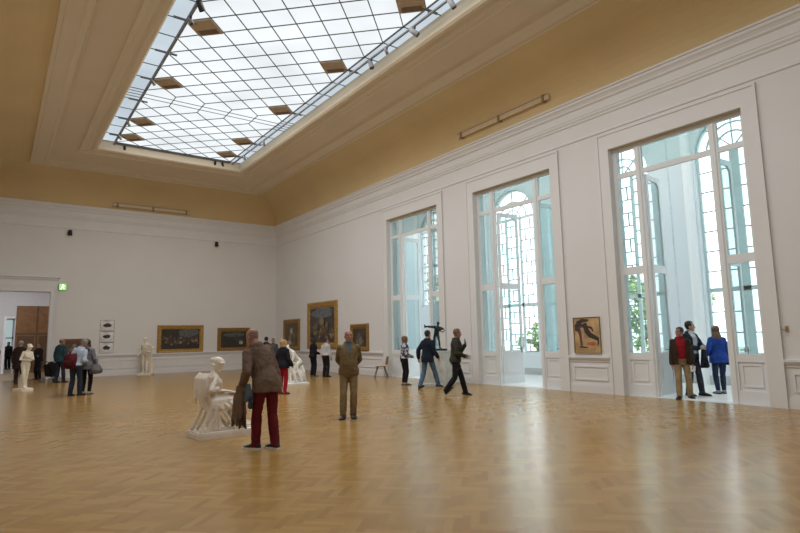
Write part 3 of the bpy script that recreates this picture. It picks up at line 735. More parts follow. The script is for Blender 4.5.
        pts.append(pts[-1] + (dr * .55 + d * .6 + pn * .2).normalized() * .03); pts.append(pts[-1] + (dr * .3 + d * .8 + pn * .3).normalized() * .022)
        fingers.tube(pts, [.013, .0105, .0095, .007], 8)
    def headg(s, g, nose=True):
        g.loft([[s.head(p) for p in ell(*r)] for r in HEAD])
        g.tube([s.tor((0, -.015, 1.44)), s.nk, s.head((0, -.022, .05))], [.060, .054, .056] if not s.fem else [.052, .046, .048], 14)
        g.tube([s.head((0, .088, .125)), s.head((0, .104, .102)), s.head((0, .115, .083)), s.head((0, .098, .076))], [.009, .012, .016, .013], 8)
        g.ball(s.head((0, .089, .118 + .022)), (.045, .012, .010), 10, 6, s.HR); g.ball(s.head((0, .078, .018)), (.022, .02, .018), 10, 6, s.HR)
        g.ball(s.head((0, .084, .052)), (.026, .014, .014), 10, 6, s.HR)
        for k in (-1, 1):
            g.ball(s.head((k * .076, -.008, .098)), (.012, .020, .033), 10, 6, s.HR @ Euler((0, 0, k * rad(-20))).to_matrix()); g.ball(s.head((k * .042, .066, .082)), (.022, .018, .018), 8, 6, s.HR)
    def body(s, g, fingers, slim=1.0, feet=True):
        s.torso(g); s.headg(g)
        for k in (-1, 1):
            s.arm(g, k, [.050 * slim, .040 * slim, .028 * slim]); s.hand(g, fingers, k)
            s.leg(g, k, [.088, .058, .040, .060])
            if feet: s.foot(g, k, 0)
    def foot(s, g, k, grow=.0, sole=False, heel=0):
        a = s.an[k]; R = Euler((rad(-s.fp[k]), 0, rad(s.fyaw[k]))).to_matrix(); b = -.085
        rows = [(-.075, .026, .055), (-.055, .036, .09), (-.01, .038, .105), (.045, .042, .085), (.10, .049, .058), (.15, .047, .044), (.185, .034, .034), (.20, .018, .026)]
        rg = []
        for y, w, h in rows:
            w += grow; h += grow
            if sole: rg.append([a + R @ V3((x, y * 1.05, z)) for x, z in ((-w - .006, b), (w + .006, b), (w + .006, b + .026), (-w - .006, b + .026))])
            else: rg.append([a + R @ V3((w * cos(2 * pi * q / 14), y, b + max(0, h / 2 + h / 2 * sin(2 * pi * q / 14)) + .006)) for q in range(14)])
        g.loft(rg)
SKIN = {'fair': pbr('fair_skin', (.46, .27, .19), .5, .08), 'ruddy': pbr('ruddy_skin', (.36, .175, .125), .5, .1), 'tan': pbr('tan_skin', (.40, .22, .145), .5, .1)}
EYE = pbr('eye_white_brown', (.10, .07, .06), .2, .05); LIP = pbr('lip_colour', (.36, .12, .09), .5, .05)
def cloth(c, nm=None, v=.22): return pbr('cloth_%02x%02x%02x%s' % tuple([int(x * 255) for x in c] + [nm or '']), c, .85, v, 6, .35, 16, spec=.2)
def hair_mesh(F, kind, seed=0):
    g = G(); rn = random.Random(seed)
    sc = {'short': 1.07, 'fringe': 1.05, 'bob': 1.16, 'long': 1.15, 'crop': 1.04}[kind]
    rings = []
    zs = [i / 22 for i in range(23)]
    for t in zs:
        z = .236 - t * (.236 - .01)
        # section of the head at this height
        for a, b in zip(HEAD, HEAD[1:]):
            if a[0] <= z <= b[0]: u = (z - a[0]) / (b[0] - a[0]); q = [a[i] + (b[i] - a[i]) * u for i in range(1, 4)]; break
        else: q = list(HEAD[-1][1:])
        th = .010 * (1.0 if kind in ('short', 'crop') else .6 if kind == 'fringe' else 2.0)
        ring = []
        for k in range(28):
            a = 2 * pi * k / 28; w = 1 + .05 * sin(7 * a + seed) * (kind in ('bob', 'long'))
            back = max(0, -sin(a)); ex = th * (1 + back * (1.2 if kind in ('bob', 'long') else .3))
            zz = z + (.014 if t < .2 else 0) * (kind != 'fringe')
            if kind in ('bob', 'long') and sin(a) < .35: dm = math.sqrt(max(.02, 1 - (max(0, z - .13) / .112) ** 2)); rx, ry, yo = max(q[0], .072 * dm), max(q[1], .088 * dm), q[2] if z > .06 else .0
            else: rx, ry, yo = q
            ring.append((rx * cos(a) * w + ex * cos(a), yo + ry * sin(a) * w + ex * sin(a), zz))
        rings.append(ring)
    n = 28; vs = [F.head(p) for r in rings for p in r]; loc = [V3(p) for r in rings for p in r]; fs = []
    def ok(c):
        if kind == 'fringe': return c.y < .015 and .055 < c.z < .155 - max(0, c.y) * 2
        if c.y > .035 and c.z < .178 + (.02 if kind in ('short', 'crop') else .012) * 1: 
            return kind in ('bob', 'long') and c.y < .065 and abs(c.x) > .058
        if kind in ('bob', 'long'): return c.y < .055 or c.z > .185
        if c.y > -.005: return c.z > .125
        return c.z > .055
    for i in range(22):
        for k in range(n):
            f = (i * n + k, i * n + (k + 1) % n, (i + 1) * n + (k + 1) % n, (i + 1) * n + k)
            if ok(sum((loc[j] for j in f), V3()) / 4): fs.append(f)
    if kind != 'fringe': fs.append(tuple(range(n)))
    g.add(vs, fs)
    if kind == 'long':
        L_ = [(-.005, -.045, .06), (0, -.075, 0), (0, -.095, -.06), (0, -.10, -.14), (0, -.10, -.18)]
        g.tube([F.head(p) for p in L_], [(.092, .075), (.108, .068), (.112, .055), (.095, .045), (.05, .025)], 16, ref=F.HR @ V3((1, 0, 0)))
    return g
def person(label, loc, head, H, skin='fair', fine=False, hair=None, hairc=(.05, .035, .025), top=None, bottom=None, shoe=(.02, .018, .017), sole=None,
           jacket=None, shirt=None, group=None, collar=True, cuff=None, **pose):
    """top = (colour, hem, offset, sleeve); jacket = (colour, hem, offset, opening half width at chest and hem)"""
    F = Fig(**pose); k = H / 1.75; rz = math.atan2(-head[0], head[1])
    root = empty('person', label, 'person', loc, rz, group)
    S = Matrix.Scale(k, 4)
    def fin(me, name, parent=root):
        me.transform(S); return link(name, me, parent)
    v = .0075 if fine else .011
    g, fg = G(), G(); F.body(g, fg, .95)
    body = fin(organic(g, 'body', SKIN[skin], v, 2, fg), 'body')
    # face details
    for q in (-1, 1):
        e = G(); e.ball(F.head((q * .031, .086, .1175)), (.0125, .007, .0065), 10, 6, F.HR); fin(e.mesh('eye', EYE, True), 'eye')
        if fine:
            e = G(); e.tube([F.head((q * .014, .1, .138)), F.head((q * .033, .096, .143)), F.head((q * .05, .082, .137))], .0045, 6); fin(e.mesh('eyebrow', pbr('brow_hair', (.12, .08, .06), .8), True), 'eyebrow')
    e = G(); e.ball(F.head((0, .096, .052)), (.022, .006, .006), 10, 6, F.HR); fin(e.mesh('mouth', LIP, True), 'mouth')
    if hair: fin(hair_mesh(F, hair, len(label)).mesh('hair', pbr('hair_%02x%02x%02x' % tuple(int(x * 255) for x in hairc), hairc, .6, .35, 30), True), 'hair')
    # trousers
    bc, br = (bottom or ((.02, .02, .03),))[0], (bottom[1] if bottom and len(bottom) > 1 else 1.0)
    g = G(); F.torso(g, .014, .83, 1.06)
    for q in (-1, 1): F.leg(g, q, [.098, max(.068, .072 * (.4 + .6 * br)), max(.054, .064 * br), max(.069, .076 * (.5 + .5 * br))], .045 if br > .8 else .0)
    fin(organic(g, 'trousers', cloth(bc), .011 if fine else .014, 4, noise=.006), 'trousers')
    for q in (-1, 1):
        g = G(); F.foot(g, q, .004); sh = fin(g.mesh('shoe', pbr('shoe_%02x%02x%02x' % tuple(int(x * 255) for x in shoe), shoe, .45, .1), True), 'shoe')
        g = G(); F.foot(g, q, .003, True); so = g.mesh('sole', pbr('shoe_sole_white', (.75, .73, .7), .6) if sole else pbr('shoe_sole_dark', (.018, .016, .015), .6)); fin(so, 'sole', sh)
    def garment(nm, col, hem, off, open_=None, sleeve=1.0, mat=None, flare=.06, long_=True):
        g = G(); zs = [hem + (1.475 - hem) * i / 16 for i in range(17)] + [1.505]
        F.torso(g, off, zs=zs, flare=flare)
        for q in (-1, 1):
            w = F.el[q].lerp(F.wr[q], .97) if sleeve >= 1 else F.el[q].lerp(F.wr[q], max(0, sleeve * 2 - 1)) if sleeve > .5 else F.el[q]
            o = off * .5; F.arm(g, q, [.054 + o, .046 + o, .038 + o], w)
        if collar: g.tube([F.tor((0, -.012, 1.47)), F.tor((0, -.016, 1.525))], [.082 + off, .070 + off * .6], 16)
        keep = None
        if open_:
            Rinv = F.R.transposed(); a, b = open_
            def keep(c):
                q = F.P + Rinv @ (c - V3((0, 0, F.dz)) - F.P) if c.z - F.dz > 1.0 else c - V3((0, 0, F.dz))
                if q.y < .03: return True
                if abs(b) < 1e-6: # V neck only
                    return not (q.z > 1.22 and abs(q.x) < a * (q.z - 1.22) / .28)
                t = min(1, max(0, (q.z - hem) / (1.45 - hem))); return abs(q.x) > b + (a - b) * t
        return fin(organic(g, nm, mat or cloth(col), .011 if fine else .014, 4, keep=keep, noise=.007), nm)
    if shirt: garment('shirt', shirt, .98, .014, None, .9)
    if top: garment(top[4] if len(top) > 4 else 'sweater', top[0], top[1], top[2], None, top[3], flare=.05)
    if jacket: garment('jacket', jacket[0], jacket[1], jacket[2], jacket[3] if len(jacket) > 3 else None, 1.0, flare=jacket[4] if len(jacket) > 4 else .08)
    M = Matrix.Translation(loc) @ Matrix.Rotation(rz, 4, 'Z') @ S
    return F, M, rz, root

R_, F_ = V3((.81, -.587, 0)), V3((.587, .81, 0))
def dirn(r, f): v = R_ * r + F_ * f; v.normalize(); return (v.x, v.y)

# near man in brown blazer and dark red trousers
F1, M1, _, _ = person('balding man in brown blazer and dark red trousers, back turned, beside the seated statue', (3.29, 7.93, 0), dirn(-.72, .7), 1.80, 'ruddy', True, 'fringe', (.22, .13, .10),
    bottom=((.115, .010, .016), 1.0), shoe=(.012, .011, .012), sole=True, shirt=(.35, .35, .38), jacket=((.135, .092, .068), .80, .036, None, .09), lean=19, side=-10, hy=14, hp=4, hroll=8,
    feet={-1: (-.10, .10, .085), 1: (.09, -.10, .085)}, fyaw=(22, 8), hands={-1: (-.30, .15, .90), 1: (.24, .02, .86)}, belly=.05, curl=50)
# clothes carried by the near man
hp = M1 @ F1.wr[-1]
root = empty('carried_jacket', 'crumpled brown jacket hanging from the left hand of the man in brown blazer', 'jacket', (hp.x, hp.y, 0))
def drape(name, mat, parent, c, w, d, z0, z1, n, seed, rzz):
    g = G(); rn = random.Random(seed); rings = []
    for i in range(13):
        t = i / 12; z = z1 + (z0 - z1) * t; ww = w * (.55 + .55 * t - .1 * t * t)
        ring = []
        for k in range(40):
            a = 2 * pi * k / 40; rr = 1 + .34 * sin(n * a + seed + 1.5 * t) * t + .08 * sin(3 * a + seed)
            x, y = ww * rr * cos(a), d * (.6 + .5 * t) * rr * sin(a); ring.append((c[0] + x * cos(rzz) - y * sin(rzz), c[1] + x * sin(rzz) + y * cos(rzz), z + (.05 * sin(2 * a + seed)) * t))
        rings.append(ring)
    g.loft(rings); return g.build(name, mat, parent, True)
drape('folded_body', cloth((.15, .10, .07)), root, (-.05, -.03, 0), .085, .055, .50, .93, 6, 1, -.6)
drape('hanging_sleeve', cloth((.085, .055, .04)), root, (.0, -.05, 0), .045, .04, .36, .85, 4, 4, -.6)
drape('hanging_hem', cloth((.19, .135, .10)), root, (-.10, -.01, 0), .05, .04, .40, .82, 5, 6, -.6)
root = empty('carried_scarf', 'blue grey scarf held over the brown jacket by the man in brown blazer', 'scarf', (hp.x, hp.y, 0))
drape('scarf_fold', cloth((.085, .105, .14)), root, (.05, -.09, 0), .06, .045, .74, .95, 4, 2, -.5); drape('scarf_end', cloth((.07, .085, .12)), root, (.10, -.1, 0), .035, .03, .64, .86, 3, 3, -.5)

# man in tan suit, hands behind his back
person('elderly man in olive tan jacket and trousers facing the camera, hands behind his back', (5.80, 9.78, 0), dirn(.12, -1), 1.74, 'ruddy', True, 'fringe', (.55, .52, .49),
    bottom=((.22, .165, .09), 1.0), shoe=(.03, .022, .018), shirt=(.10, .15, .19), jacket=((.165, .122, .062), .86, .032, (.06, .0), .09), lean=2, hy=12, hp=-6,
    feet={-1: (-.085, -.02, .085), 1: (.12, .05, .085)}, fyaw=(6, -14), hands={-1: (-.05, -.19, .98), 1: (.05, -.2, .97)}, poles={-1: (-1, -.35, 0), 1: (1, -.35, 0)}, belly=.05, hd={-1: (1, -.1, -.2), 1: (-1, -.1, -.2)})

# man in olive jacket walking right with a phone
F3, M3, r3, _ = person('man in dark olive jacket with reddish hair walking right, phone near his chin', (10.12, 11.42, 0), dirn(1, .02), 1.79, 'ruddy', True, 'short', (.15, .075, .045),
    bottom=((.012, .012, .015), 1.0), shoe=(.022, .014, .012), shirt=(.03, .035, .04), jacket=((.034, .036, .026), .88, .035, None, .05), lean=4, hy=0, hp=2, pz=.95,
    feet={-1: (-.06, .24, .09), 1: (.07, -.29, .14)}, fyaw=(4, -4), fpitch=(10, -42), hands={-1: (-.09, .27, 1.30), 1: (.16, .22, 1.02)}, poles={-1: (-.5, -.3, -1), 1: (.6, -.8, -.5)}, hd={-1: (.15, .2, 1), 1: (-.4, .9, .2)}, curl=75, palm={-1: (.4, -1, 0)}, kpole={1: (.05, 1, -.2)})
ph = M3 @ (F3.wr[-1] + F3.hd[-1] * .10 + V3((0.01, -.02, .0)))
root = empty('phone', 'black phone held upright near the chin of the man walking right', 'phone', ph, r3)
g = G(); g.obox((0, 0, 0), (.078, .014, .15)); g.build('casing', BLACK, root)
g = G(); g.obox((0, -.0085, 0), (.07, .003, .138)); g.build('screen', pbr('dark_screen', (.02, .022, .025), .1), root)

# man in navy jacket and blue jeans
F4, M4, r4, _ = person('man in dark navy jacket and blue jeans striding away beside the pedestal', (10.90, 13.60, 0), dirn(.65, .75), 1.78, 'tan', False, 'short', (.012, .011, .012),
    bottom=((.085, .15, .24), 1.0), shoe=(.03, .028, .03), jacket=((.012, .017, .034), .80, .04, None, .06), lean=2, hy=-14, pz=.955,
    feet={-1: (-.16, -.2, .10), 1: (.16, .30, .09)}, fyaw=(10, -10), fpitch=(-12, 6), hands={-1: (-.34, -.02, .90), 1: (.24, .2, .93)})
q = M4 @ (F4.wr[1] + V3((.02, .06, -.12)))
root = empty('leaflet', 'white paper leaflet in the hand of the man in navy jacket', 'paper', q, r4)
g = G(); g.loft([[(-.07, 0, -.11), (.07, .02, -.12), (.07, .022, -.12), (-.07, .002, -.11)], [(-.08, .03, .1), (.07, -.01, .1), (.07, -.008, .1), (-.08, .032, .1)]]); g.build('folded_sheet', WHITE, root)

# woman with patterned top
def pattern_mat():
    m, nt, out = new_mat('black_white_pattern'); L = nt.links.new
    tc = nd(nt, 'ShaderNodeTexCoord'); n = nd(nt, 'ShaderNodeTexNoise', i_Scale=13, i_Detail=1); L(tc.outputs['Object'], n.inputs['Vector'])
    rp = nd(nt, 'ShaderNodeValToRGB'); rp.color_ramp.interpolation = 'CONSTANT'; e = rp.color_ramp.elements
    e[0].color = (.03, .03, .06, 1); e[1].position = .5; e[1].color = (.5, .48, .52, 1); L(n.outputs['Fac'], rp.inputs['Fac'])
    b = nd(nt, 'ShaderNodeBsdfPrincipled', i_Roughness=.85); L(rp.outputs[0], b.inputs['Base Color']); L(b.outputs[0], out.inputs['Surface']); return m
MATS['cloth_787878pat'] = pattern_mat()
person('woman in black and white patterned top and black trousers, facing right', (11.12, 15.12, 0), dirn(.9, .45), 1.60, 'fair', False, 'bob', (.16, .085, .045), fem=True,
    bottom=((.014, .013, .016), .72), shoe=(.30, .27, .25), top=((.4726, .4726, .4726, 'pat')[:3], .96, .028, 1.0, 'blouse'), hands={-1: (-.12, .24, 1.02), 1: (.16, .22, 1.02)}, hy=-5)
for o in bpy.data.objects:
    if o.name.startswith('blouse'): o.data.materials[0] = MATS['cloth_787878pat']

# three visitors in the open window
F5, M5, r5, _ = person('man in dark jacket, red sweater and khaki trousers standing in the open window', (13.40, 6.97, 0), dirn(-.35, -1), 1.68, 'ruddy', True, 'short', (.05, .03, .022),
    bottom=((.30, .22, .125), 1.05), shoe=(.012, .012, .012), top=((.24, .010, .017), .98, .026, .9, 'sweater'), jacket=((.040, .028, .018), .84, .042, (.115, .085), .06), hy=-55, lean=1, belly=.03,
    feet={-1: (-.14, -.02, .085), 1: (.12, .12, .085)}, fyaw=(14, -22), hands={-1: (-.22, .10, .86), 1: (.23, .04, .84)})
q = M5 @ (F5.wr[-1] + V3((-.0, .03, -.12)))
root = empty('leaflet', 'white paper leaflet in the hand of the man in red sweater', 'paper', q, r5)
g = G(); g.loft([[(-.05, 0, -.07), (.05, .02, -.08), (.05, .022, -.08), (-.05, .002, -.07)], [(-.06, .03, .06), (.05, -.01, .07), (.05, -.008, .07), (-.06, .032, .06)]]); g.build('folded_sheet', WHITE, root)
F6, M6, r6, _ = person('dark haired man in navy blazer and open pale shirt with a coat over his arm', (14.18, 7.12, 0), dirn(.45, -.9), 1.83, 'fair', True, 'short', (.014, .011, .011),
    bottom=((.035, .042, .062), .95), shoe=(.014, .013, .014), shirt=(.50, .52, .56), jacket=((.016, .021, .038), .84, .036, (.10, .07), .06), hy=35, lean=1,
    feet={-1: (-.12, .12, .085), 1: (.12, -.06, .085)}, hands={-1: (-.04, .30, 1.13), 1: (.08, .27, 1.12)}, poles={-1: (-1, -.5, -.4), 1: (1, -.5, -.4)}, hd={-1: (.9, .4, 0), 1: (-.9, .4, 0)}, palm={-1: (0, 0, -1), 1: (0, 0, -1)})
q = M6 @ V3((-.20, .19, 0))
root = empty('carried_coat', 'black coat draped over the forearm of the man in navy blazer', 'coat', (q.x, q.y, 0))
drape('coat_folds', cloth((.014, .014, .02)), root, (0, 0, 0), .15, .075, .72, 1.24, 5, 2, r6 + .5)
person('woman in bright blue jacket and jeans with long brown hair, seen from behind', (15.0, 6.84, 0), dirn(.1, 1), 1.70, 'fair', True, 'long', (.12, .065, .035), fem=True,
    bottom=((.028, .042, .085), .75), shoe=(.25, .25, .27), jacket=((.018, .055, .27), .80, .045, None, .12), hy=-15, hands={-1: (-.25, .16, .98), 1: (.2, .22, 1.0)}, feet={-1: (-.08, .0, .085), 1: (.1, .08, .085)})
root = empty('shoulder_bag', 'black shoulder bag at the right hip of the woman in blue jacket', 'bag', (15.23, 6.78, .72), -.5)
g = G(); g.loft([[(-.03, -.13, 0), (.05, -.13, 0), (.05, .13, 0), (-.03, .13, 0)], [(-.04, -.15, .08), (.07, -.15, .08), (.07, .15, .08), (-.04, .15, .08)], [(-.015, -.12, .30), (.03, -.12, .30), (.03, .12, .30), (-.015, .12, .30)]]); g.build('bag_body', cloth((.014, .013, .014)), root)
g = G(); g.tube([(0, -.1, .29), (-.05, -.05, .5), (-.1, 0, .64), (-.04, .06, .5), (0, .1, .29)], .012, 8); g.build('strap', cloth((.014, .013, .014)), root, True)

# the couple at left, the man stooping to her
F7, M7, r7, _ = person('grey haired man in pale blue shirt and dark jeans, stooping beside the woman in grey', (2.05, 19.75, 0), dirn(.12, 1), 1.72, 'ruddy', False, 'short', (.22, .19, .17),
    bottom=((.022, .030, .050), 1.05), shoe=(.014, .013, .014), top=((.42, .50, .62), .93, .03, 1.0, 'shirt'), lean=12, side=10, hy=-35, hp=8, hroll=8, hands={-1: (-.2, .2, 1.0), 1: (.2, .22, 1.05)}, feet={-1: (-.13, -.02, .085), 1: (.1, .1, .085)})
q = M7 @ F7.tor((-.09, -.15, 1.06))
root = empty('backpack', 'dark red backpack on the back of the stooping grey haired man', 'backpack', q, r7)
g = G(); g.loft([[(x, y, z) for x, y in ((-w, -d), (w, -d), (w + .01, .02), (w, .07), (-w, .07), (-w - .01, .02))] for z, w, d in ((-.26, .11, .03), (-.22, .16, .11), (0, .165, .12), (.14, .15, .09), (.2, .10, .02))]); g.build('pack_body', cloth((.085, .010, .018)), root, True)
g = G(); g.loft([[(x, y, z) for x, y in ((-w, -.13 - d), (w, -.13 - d), (w, -.08), (-w, -.08))] for z, w, d in ((-.2, .10, 0), (-.17, .125, .04), (-.03, .12, .035), (0, .1, 0))]); g.build('front_pocket', cloth((.07, .008, .014)), root, True)
for s_ in (-1, 1):
    g = G(); g.tube([(s_ * .11, .05, .15), (s_ * .12, .12, .25), (s_ * .12, .2, .2)], (.03), 6); g.build('strap', cloth((.06, .008, .012)), root, True)
F8, M8, r8, _ = person('dark haired woman in grey hooded jacket and black trousers beside the stooping man', (2.40, 20.1, 0), dirn(-.1, 1), 1.68, 'fair', False, 'bob', (.016, .012, .012), fem=True,
    bottom=((.012, .012, .014), .75), shoe=(.35, .33, .33), jacket=((.17, .16, .175), .80, .06, None, .08), hy=35, hp=6, side=-3, hroll=-6, hands={1: (.27, .04, .90)})
g = G(); g.tube([F8.tor((-.11, -.12, 1.44)), F8.tor((0, -.18, 1.37)), F8.tor((.11, -.12, 1.44))], [.05, .075, .05], 10); me = g.mesh('hood', cloth((.15, .14, .155)), True); me.transform(Matrix.Scale(1.68 / 1.75, 4))
link('hood', me, [o for o in bpy.data.objects if o.name.startswith('person')][-1] if False else _)
q = M8 @ V3((.30, -.05, .76))
root = empty('handbag', 'large grey handbag hanging at the right side of the woman in grey', 'bag', q, r8)
g = G(); g.loft([[(x, y, z) for x, y in ((-d, -w), (d, -w), (d, w), (-d, w))] for z, d, w in ((-.10, .06, .20), (-.06, .10, .25), (.05, .09, .24), (.17, .04, .16), (.2, .02, .13))]); g.build('bag_body', cloth((.12, .11, .11)), root, True)
g = G(); g.tube([(0, -.11, .17), (0, -.08, .34), (0, .08, .34), (0, .11, .17)], .014, 8); g.build('strap', cloth((.06, .055, .055)), root, True)

person('balding man in teal and navy jacket seen from behind, beside the pushchair', (2.22, 27.0, 0), dirn(.25, 1), 1.78, 'ruddy', False, 'fringe', (.10, .07, .06), bottom=((.025, .032, .045), 1.0), jacket=((.022, .060, .072), .84, .055, None, .08), hy=-10,
    feet={-1: (-.1, -.04, .085), 1: (.13, .1, .085)})
person('woman in black jacket and red trousers with short blond hair, seen from behind', (6.90, 15.42, 0), dirn(.5, .9), 1.56, 'fair', False, 'bob', (.42, .28, .13), fem=True, bottom=((.36, .012, .028), .85), shoe=(.36, .03, .05),
    jacket=((.014, .015, .02), .83, .06, None, .12), hy=-10, hands={1: (.26, .14, .93), -1: (-.2, .24, 1.05)})
person('dark haired woman dressed all in black, facing the largest painting', (11.05, 21.6, 0), dirn(.75, .7), 1.60, 'fair', False, 'bob', (.02, .014, .013), fem=True, bottom=((.012, .012, .013), 1.2), shoe=(.3, .28, .26), jacket=((.012, .012, .014), .86, .04), hy=10, hands={-1: (-.12, .24, 1.06), 1: (.12, .24, 1.04)})
person('dark haired person in pale grey shirt and black trousers before the largest painting', (11.20, 20.75, 0), dirn(.55, .85), 1.60, 'tan', False, 'short', (.03, .02, .02), bottom=((.016, .014, .02), 1.1), top=((.50, .49, .50), .97, .035, 1.0, 'shirt'), hy=-45, hp=-4)
person('dark haired person at the far end, mostly hidden behind the brown blazer, leftmost of two', (10.2, 24.7, 0), dirn(.3, .9), 1.71, 'fair', False, 'short', (.012, .011, .012), bottom=((.02, .02, .025), 1.0), jacket=((.03, .03, .035), .86, .04))
person('dark haired person at the far end, head showing just right of the brown blazer', (10.95, 25.6, 0), dirn(.2, -1), 1.63, 'tan', False, 'short', (.02, .014, .013), bottom=((.02, .02, .025), 1.0), jacket=((.10, .10, .11), .86, .04), hy=25)
person('person in black clothes with folded arms standing in the doorway beside the jamb', (1.66, 30.2, 0), dirn(-.2, -1), 1.62, 'ruddy', False, 'short', (.05, .025, .02), bottom=((.012, .011, .013), 1.0), jacket=((.013, .013, .016), .86, .04), hands={-1: (.1, .2, 1.12), 1: (-.1, .22, 1.14)}, poles={-1: (-1, -.3, -.5), 1: (1, -.3, -.5)}, hy=15)
F9, M9, r9, rt9 = person('person in dark brown coat and pale cap behind the marble statue at left', (.86, 27.6, 0), dirn(-.2, 1), 1.72, 'fair', False, 'short', (.3, .27, .24), bottom=((.03, .022, .018), 1.1), jacket=((.035, .022, .016), .62, .06, None, .06))
g = G(); g.loft([[F9.head(p) for p in ell(z, r1, r2, yo)] for z, r1, r2, yo in ((.165, .085, .11, -.004), (.20, .083, .106, -.006), (.235, .06, .08, -.008), (.248, .02, .03, -.008))]); g.loft([[F9.head(p) for p in ell(z, r1, r2, yo)] for z, r1, r2, yo in ((.160, .12, .14, 0), (.168, .12, .14, 0))])
me = g.mesh('cap', cloth((.50, .42, .32)), True); me.transform(Matrix.Scale(1.72 / 1.75, 4)); link('cap', me, rt9)
person('person in dark clothes far inside the doorway, in front of the bright window', (.76, 44.5, 0), dirn(.1, -1), 1.75, 'tan', False, 'short', (.012, .011, .011), bottom=((.012, .012, .014), 1.0), jacket=((.013, .013, .016), .80, .06))
person('person in dark clothes at the left edge, just inside the doorway', (.08, 33.5, 0), dirn(.9, .3), 1.66, 'fair', False, 'short', (.02, .015, .014), bottom=((.016, .016, .03), 1.0), jacket=((.014, .014, .024), .80, .05))

# ------------------------------------------------------------------ sculpture
def statue(label, loc, head, k, build, mat, z=0, voxel=.010, noise=.003, name='marble_statue', smooth=2, cat='statue'):
    root = empty(name, label, cat, loc, math.atan2(-head[0], head[1]))
    g, e = G(), G(); build(g, e); me = organic(g, 'figure', mat, voxel, smooth, e if e.V else None, noise=noise)
    me.transform(Matrix.Translation((0, 0, z)) @ Matrix.Scale(k, 4)); link('figure', me, root); return root
def hairknot(F, g, bun=True, big=1.0):
    for z, r1, r2, yo in ((.0, 0, 0, 0),):
        g.ball(F.head((0, -.015, .15)), (.086 * big, .108 * big, .09 * big), 14, 10, F.HR)
        if bun: g.ball(F.head((0, -.125, .14)), (.045, .045, .045), 10, 6)
        for i in range(11): a = pi * i / 10; g.ball(F.head((.086 * cos(a), .03 + .055 * sin(a), .155 + .02 * sin(a))), .02, 8, 6)
# standing statue near the doorway
def st_left(g, e):
    F = Fig(fem=True, lean=8, hy=10, hp=28, side=-2, hands={-1: (.02, .24, 1.22), 1: (.04, .22, 1.10)}, poles={-1: (-1, -.3, -.8), 1: (1, -.3, -.8)}, feet={-1: (-.06, -.12, .085), 1: (.08, .1, .085)}, curl=40)
    F.body(g, e); hairknot(F, g)
    g.tube([(-.08, -.26, 0), (-.06, -.24, .25), (-.05, -.18, .5), (-.03, -.12, .62)], [.15, .15, .12, .06], 12); g.tube([(.0, -.13, 0), (.0, -.12, .3), (.02, -.05, .75)], [.10, .09, .06], 10)
r = statue('cream marble standing female nude with bowed head, near the doorway at left', (.91, 23.27, 0), dirn(.85, -.45), .87, st_left, MARBLEOLD, .09)
g = G(); g.loft([[(x * s * .72, y * s * .72 - .03, z) for x, y in ((-.3, -.42), (.28, -.42), (.32, .0), (.26, .34), (-.26, .34), (-.33, 0))] for z, s in ((0, 1), (.07, 1), (.095, .95))]); g.build('base', MARBLEOLD, r)
# standing statue at the end wall
def st_back(g, e):
    F = Fig(lean=1, hy=-15, hp=4, side=2, hands={1: (.31, .06, .93), -1: (-.30, .22, 1.20)}, poles={-1: (-.7, -.6, -.4)}, feet={-1: (-.13, .10, .085), 1: (.09, -.03, .085)}, curl=40)
    F.body(g, e); hairknot(F, g, False, 1.1)
    g.tube([(-.3, -.05, 0), (-.31, -.03, .4), (-.28, 0, .8)], [.13, .10, .08], 12)
    for i in range(7): g.tube([(-.36 + .03 * i, .06, 1.16 - .02 * i), (-.35 + .035 * i, .09, .75), (-.34 + .03 * i, .06, .25 + .05 * (i % 3))], [.03, .032, .02], 8)
r = statue('cream marble standing male figure holding a lyre against the end wall', (5.98, 29.35, 0), dirn(-.1, -1), .99, st_back, MARBLEOLD, .08)
g = G(); g.loft([[(x * s, y * s, z) for x, y in ((-.36, -.28), (.28, -.28), (.28, .26), (-.36, .26))] for z, s in ((0, 1), (.06, 1), (.085, .94))]); g.build('base', MARBLEOLD, r)
g = G(); g.tube([(-.36, .30, 1.12), (-.45, .31, 1.25), (-.43, .31, 1.42), (-.47, .31, 1.50)], .018, 8); g.tube([(-.24, .30, 1.12), (-.17, .31, 1.25), (-.21, .31, 1.42), (-.17, .31, 1.50)], .018, 8); g.tube([(-.47, .31, 1.42), (-.17, .31, 1.42)], .014, 8)
g.obox((-.30, .30, 1.10), (.2, .05, .09))
for i in range(5): g.tube([(-.36 + .03 * i, .31, 1.12), (-.38 + .04 * i, .31, 1.42)], .004, 5)
g.build('lyre', MARBLEOLD, r, True)
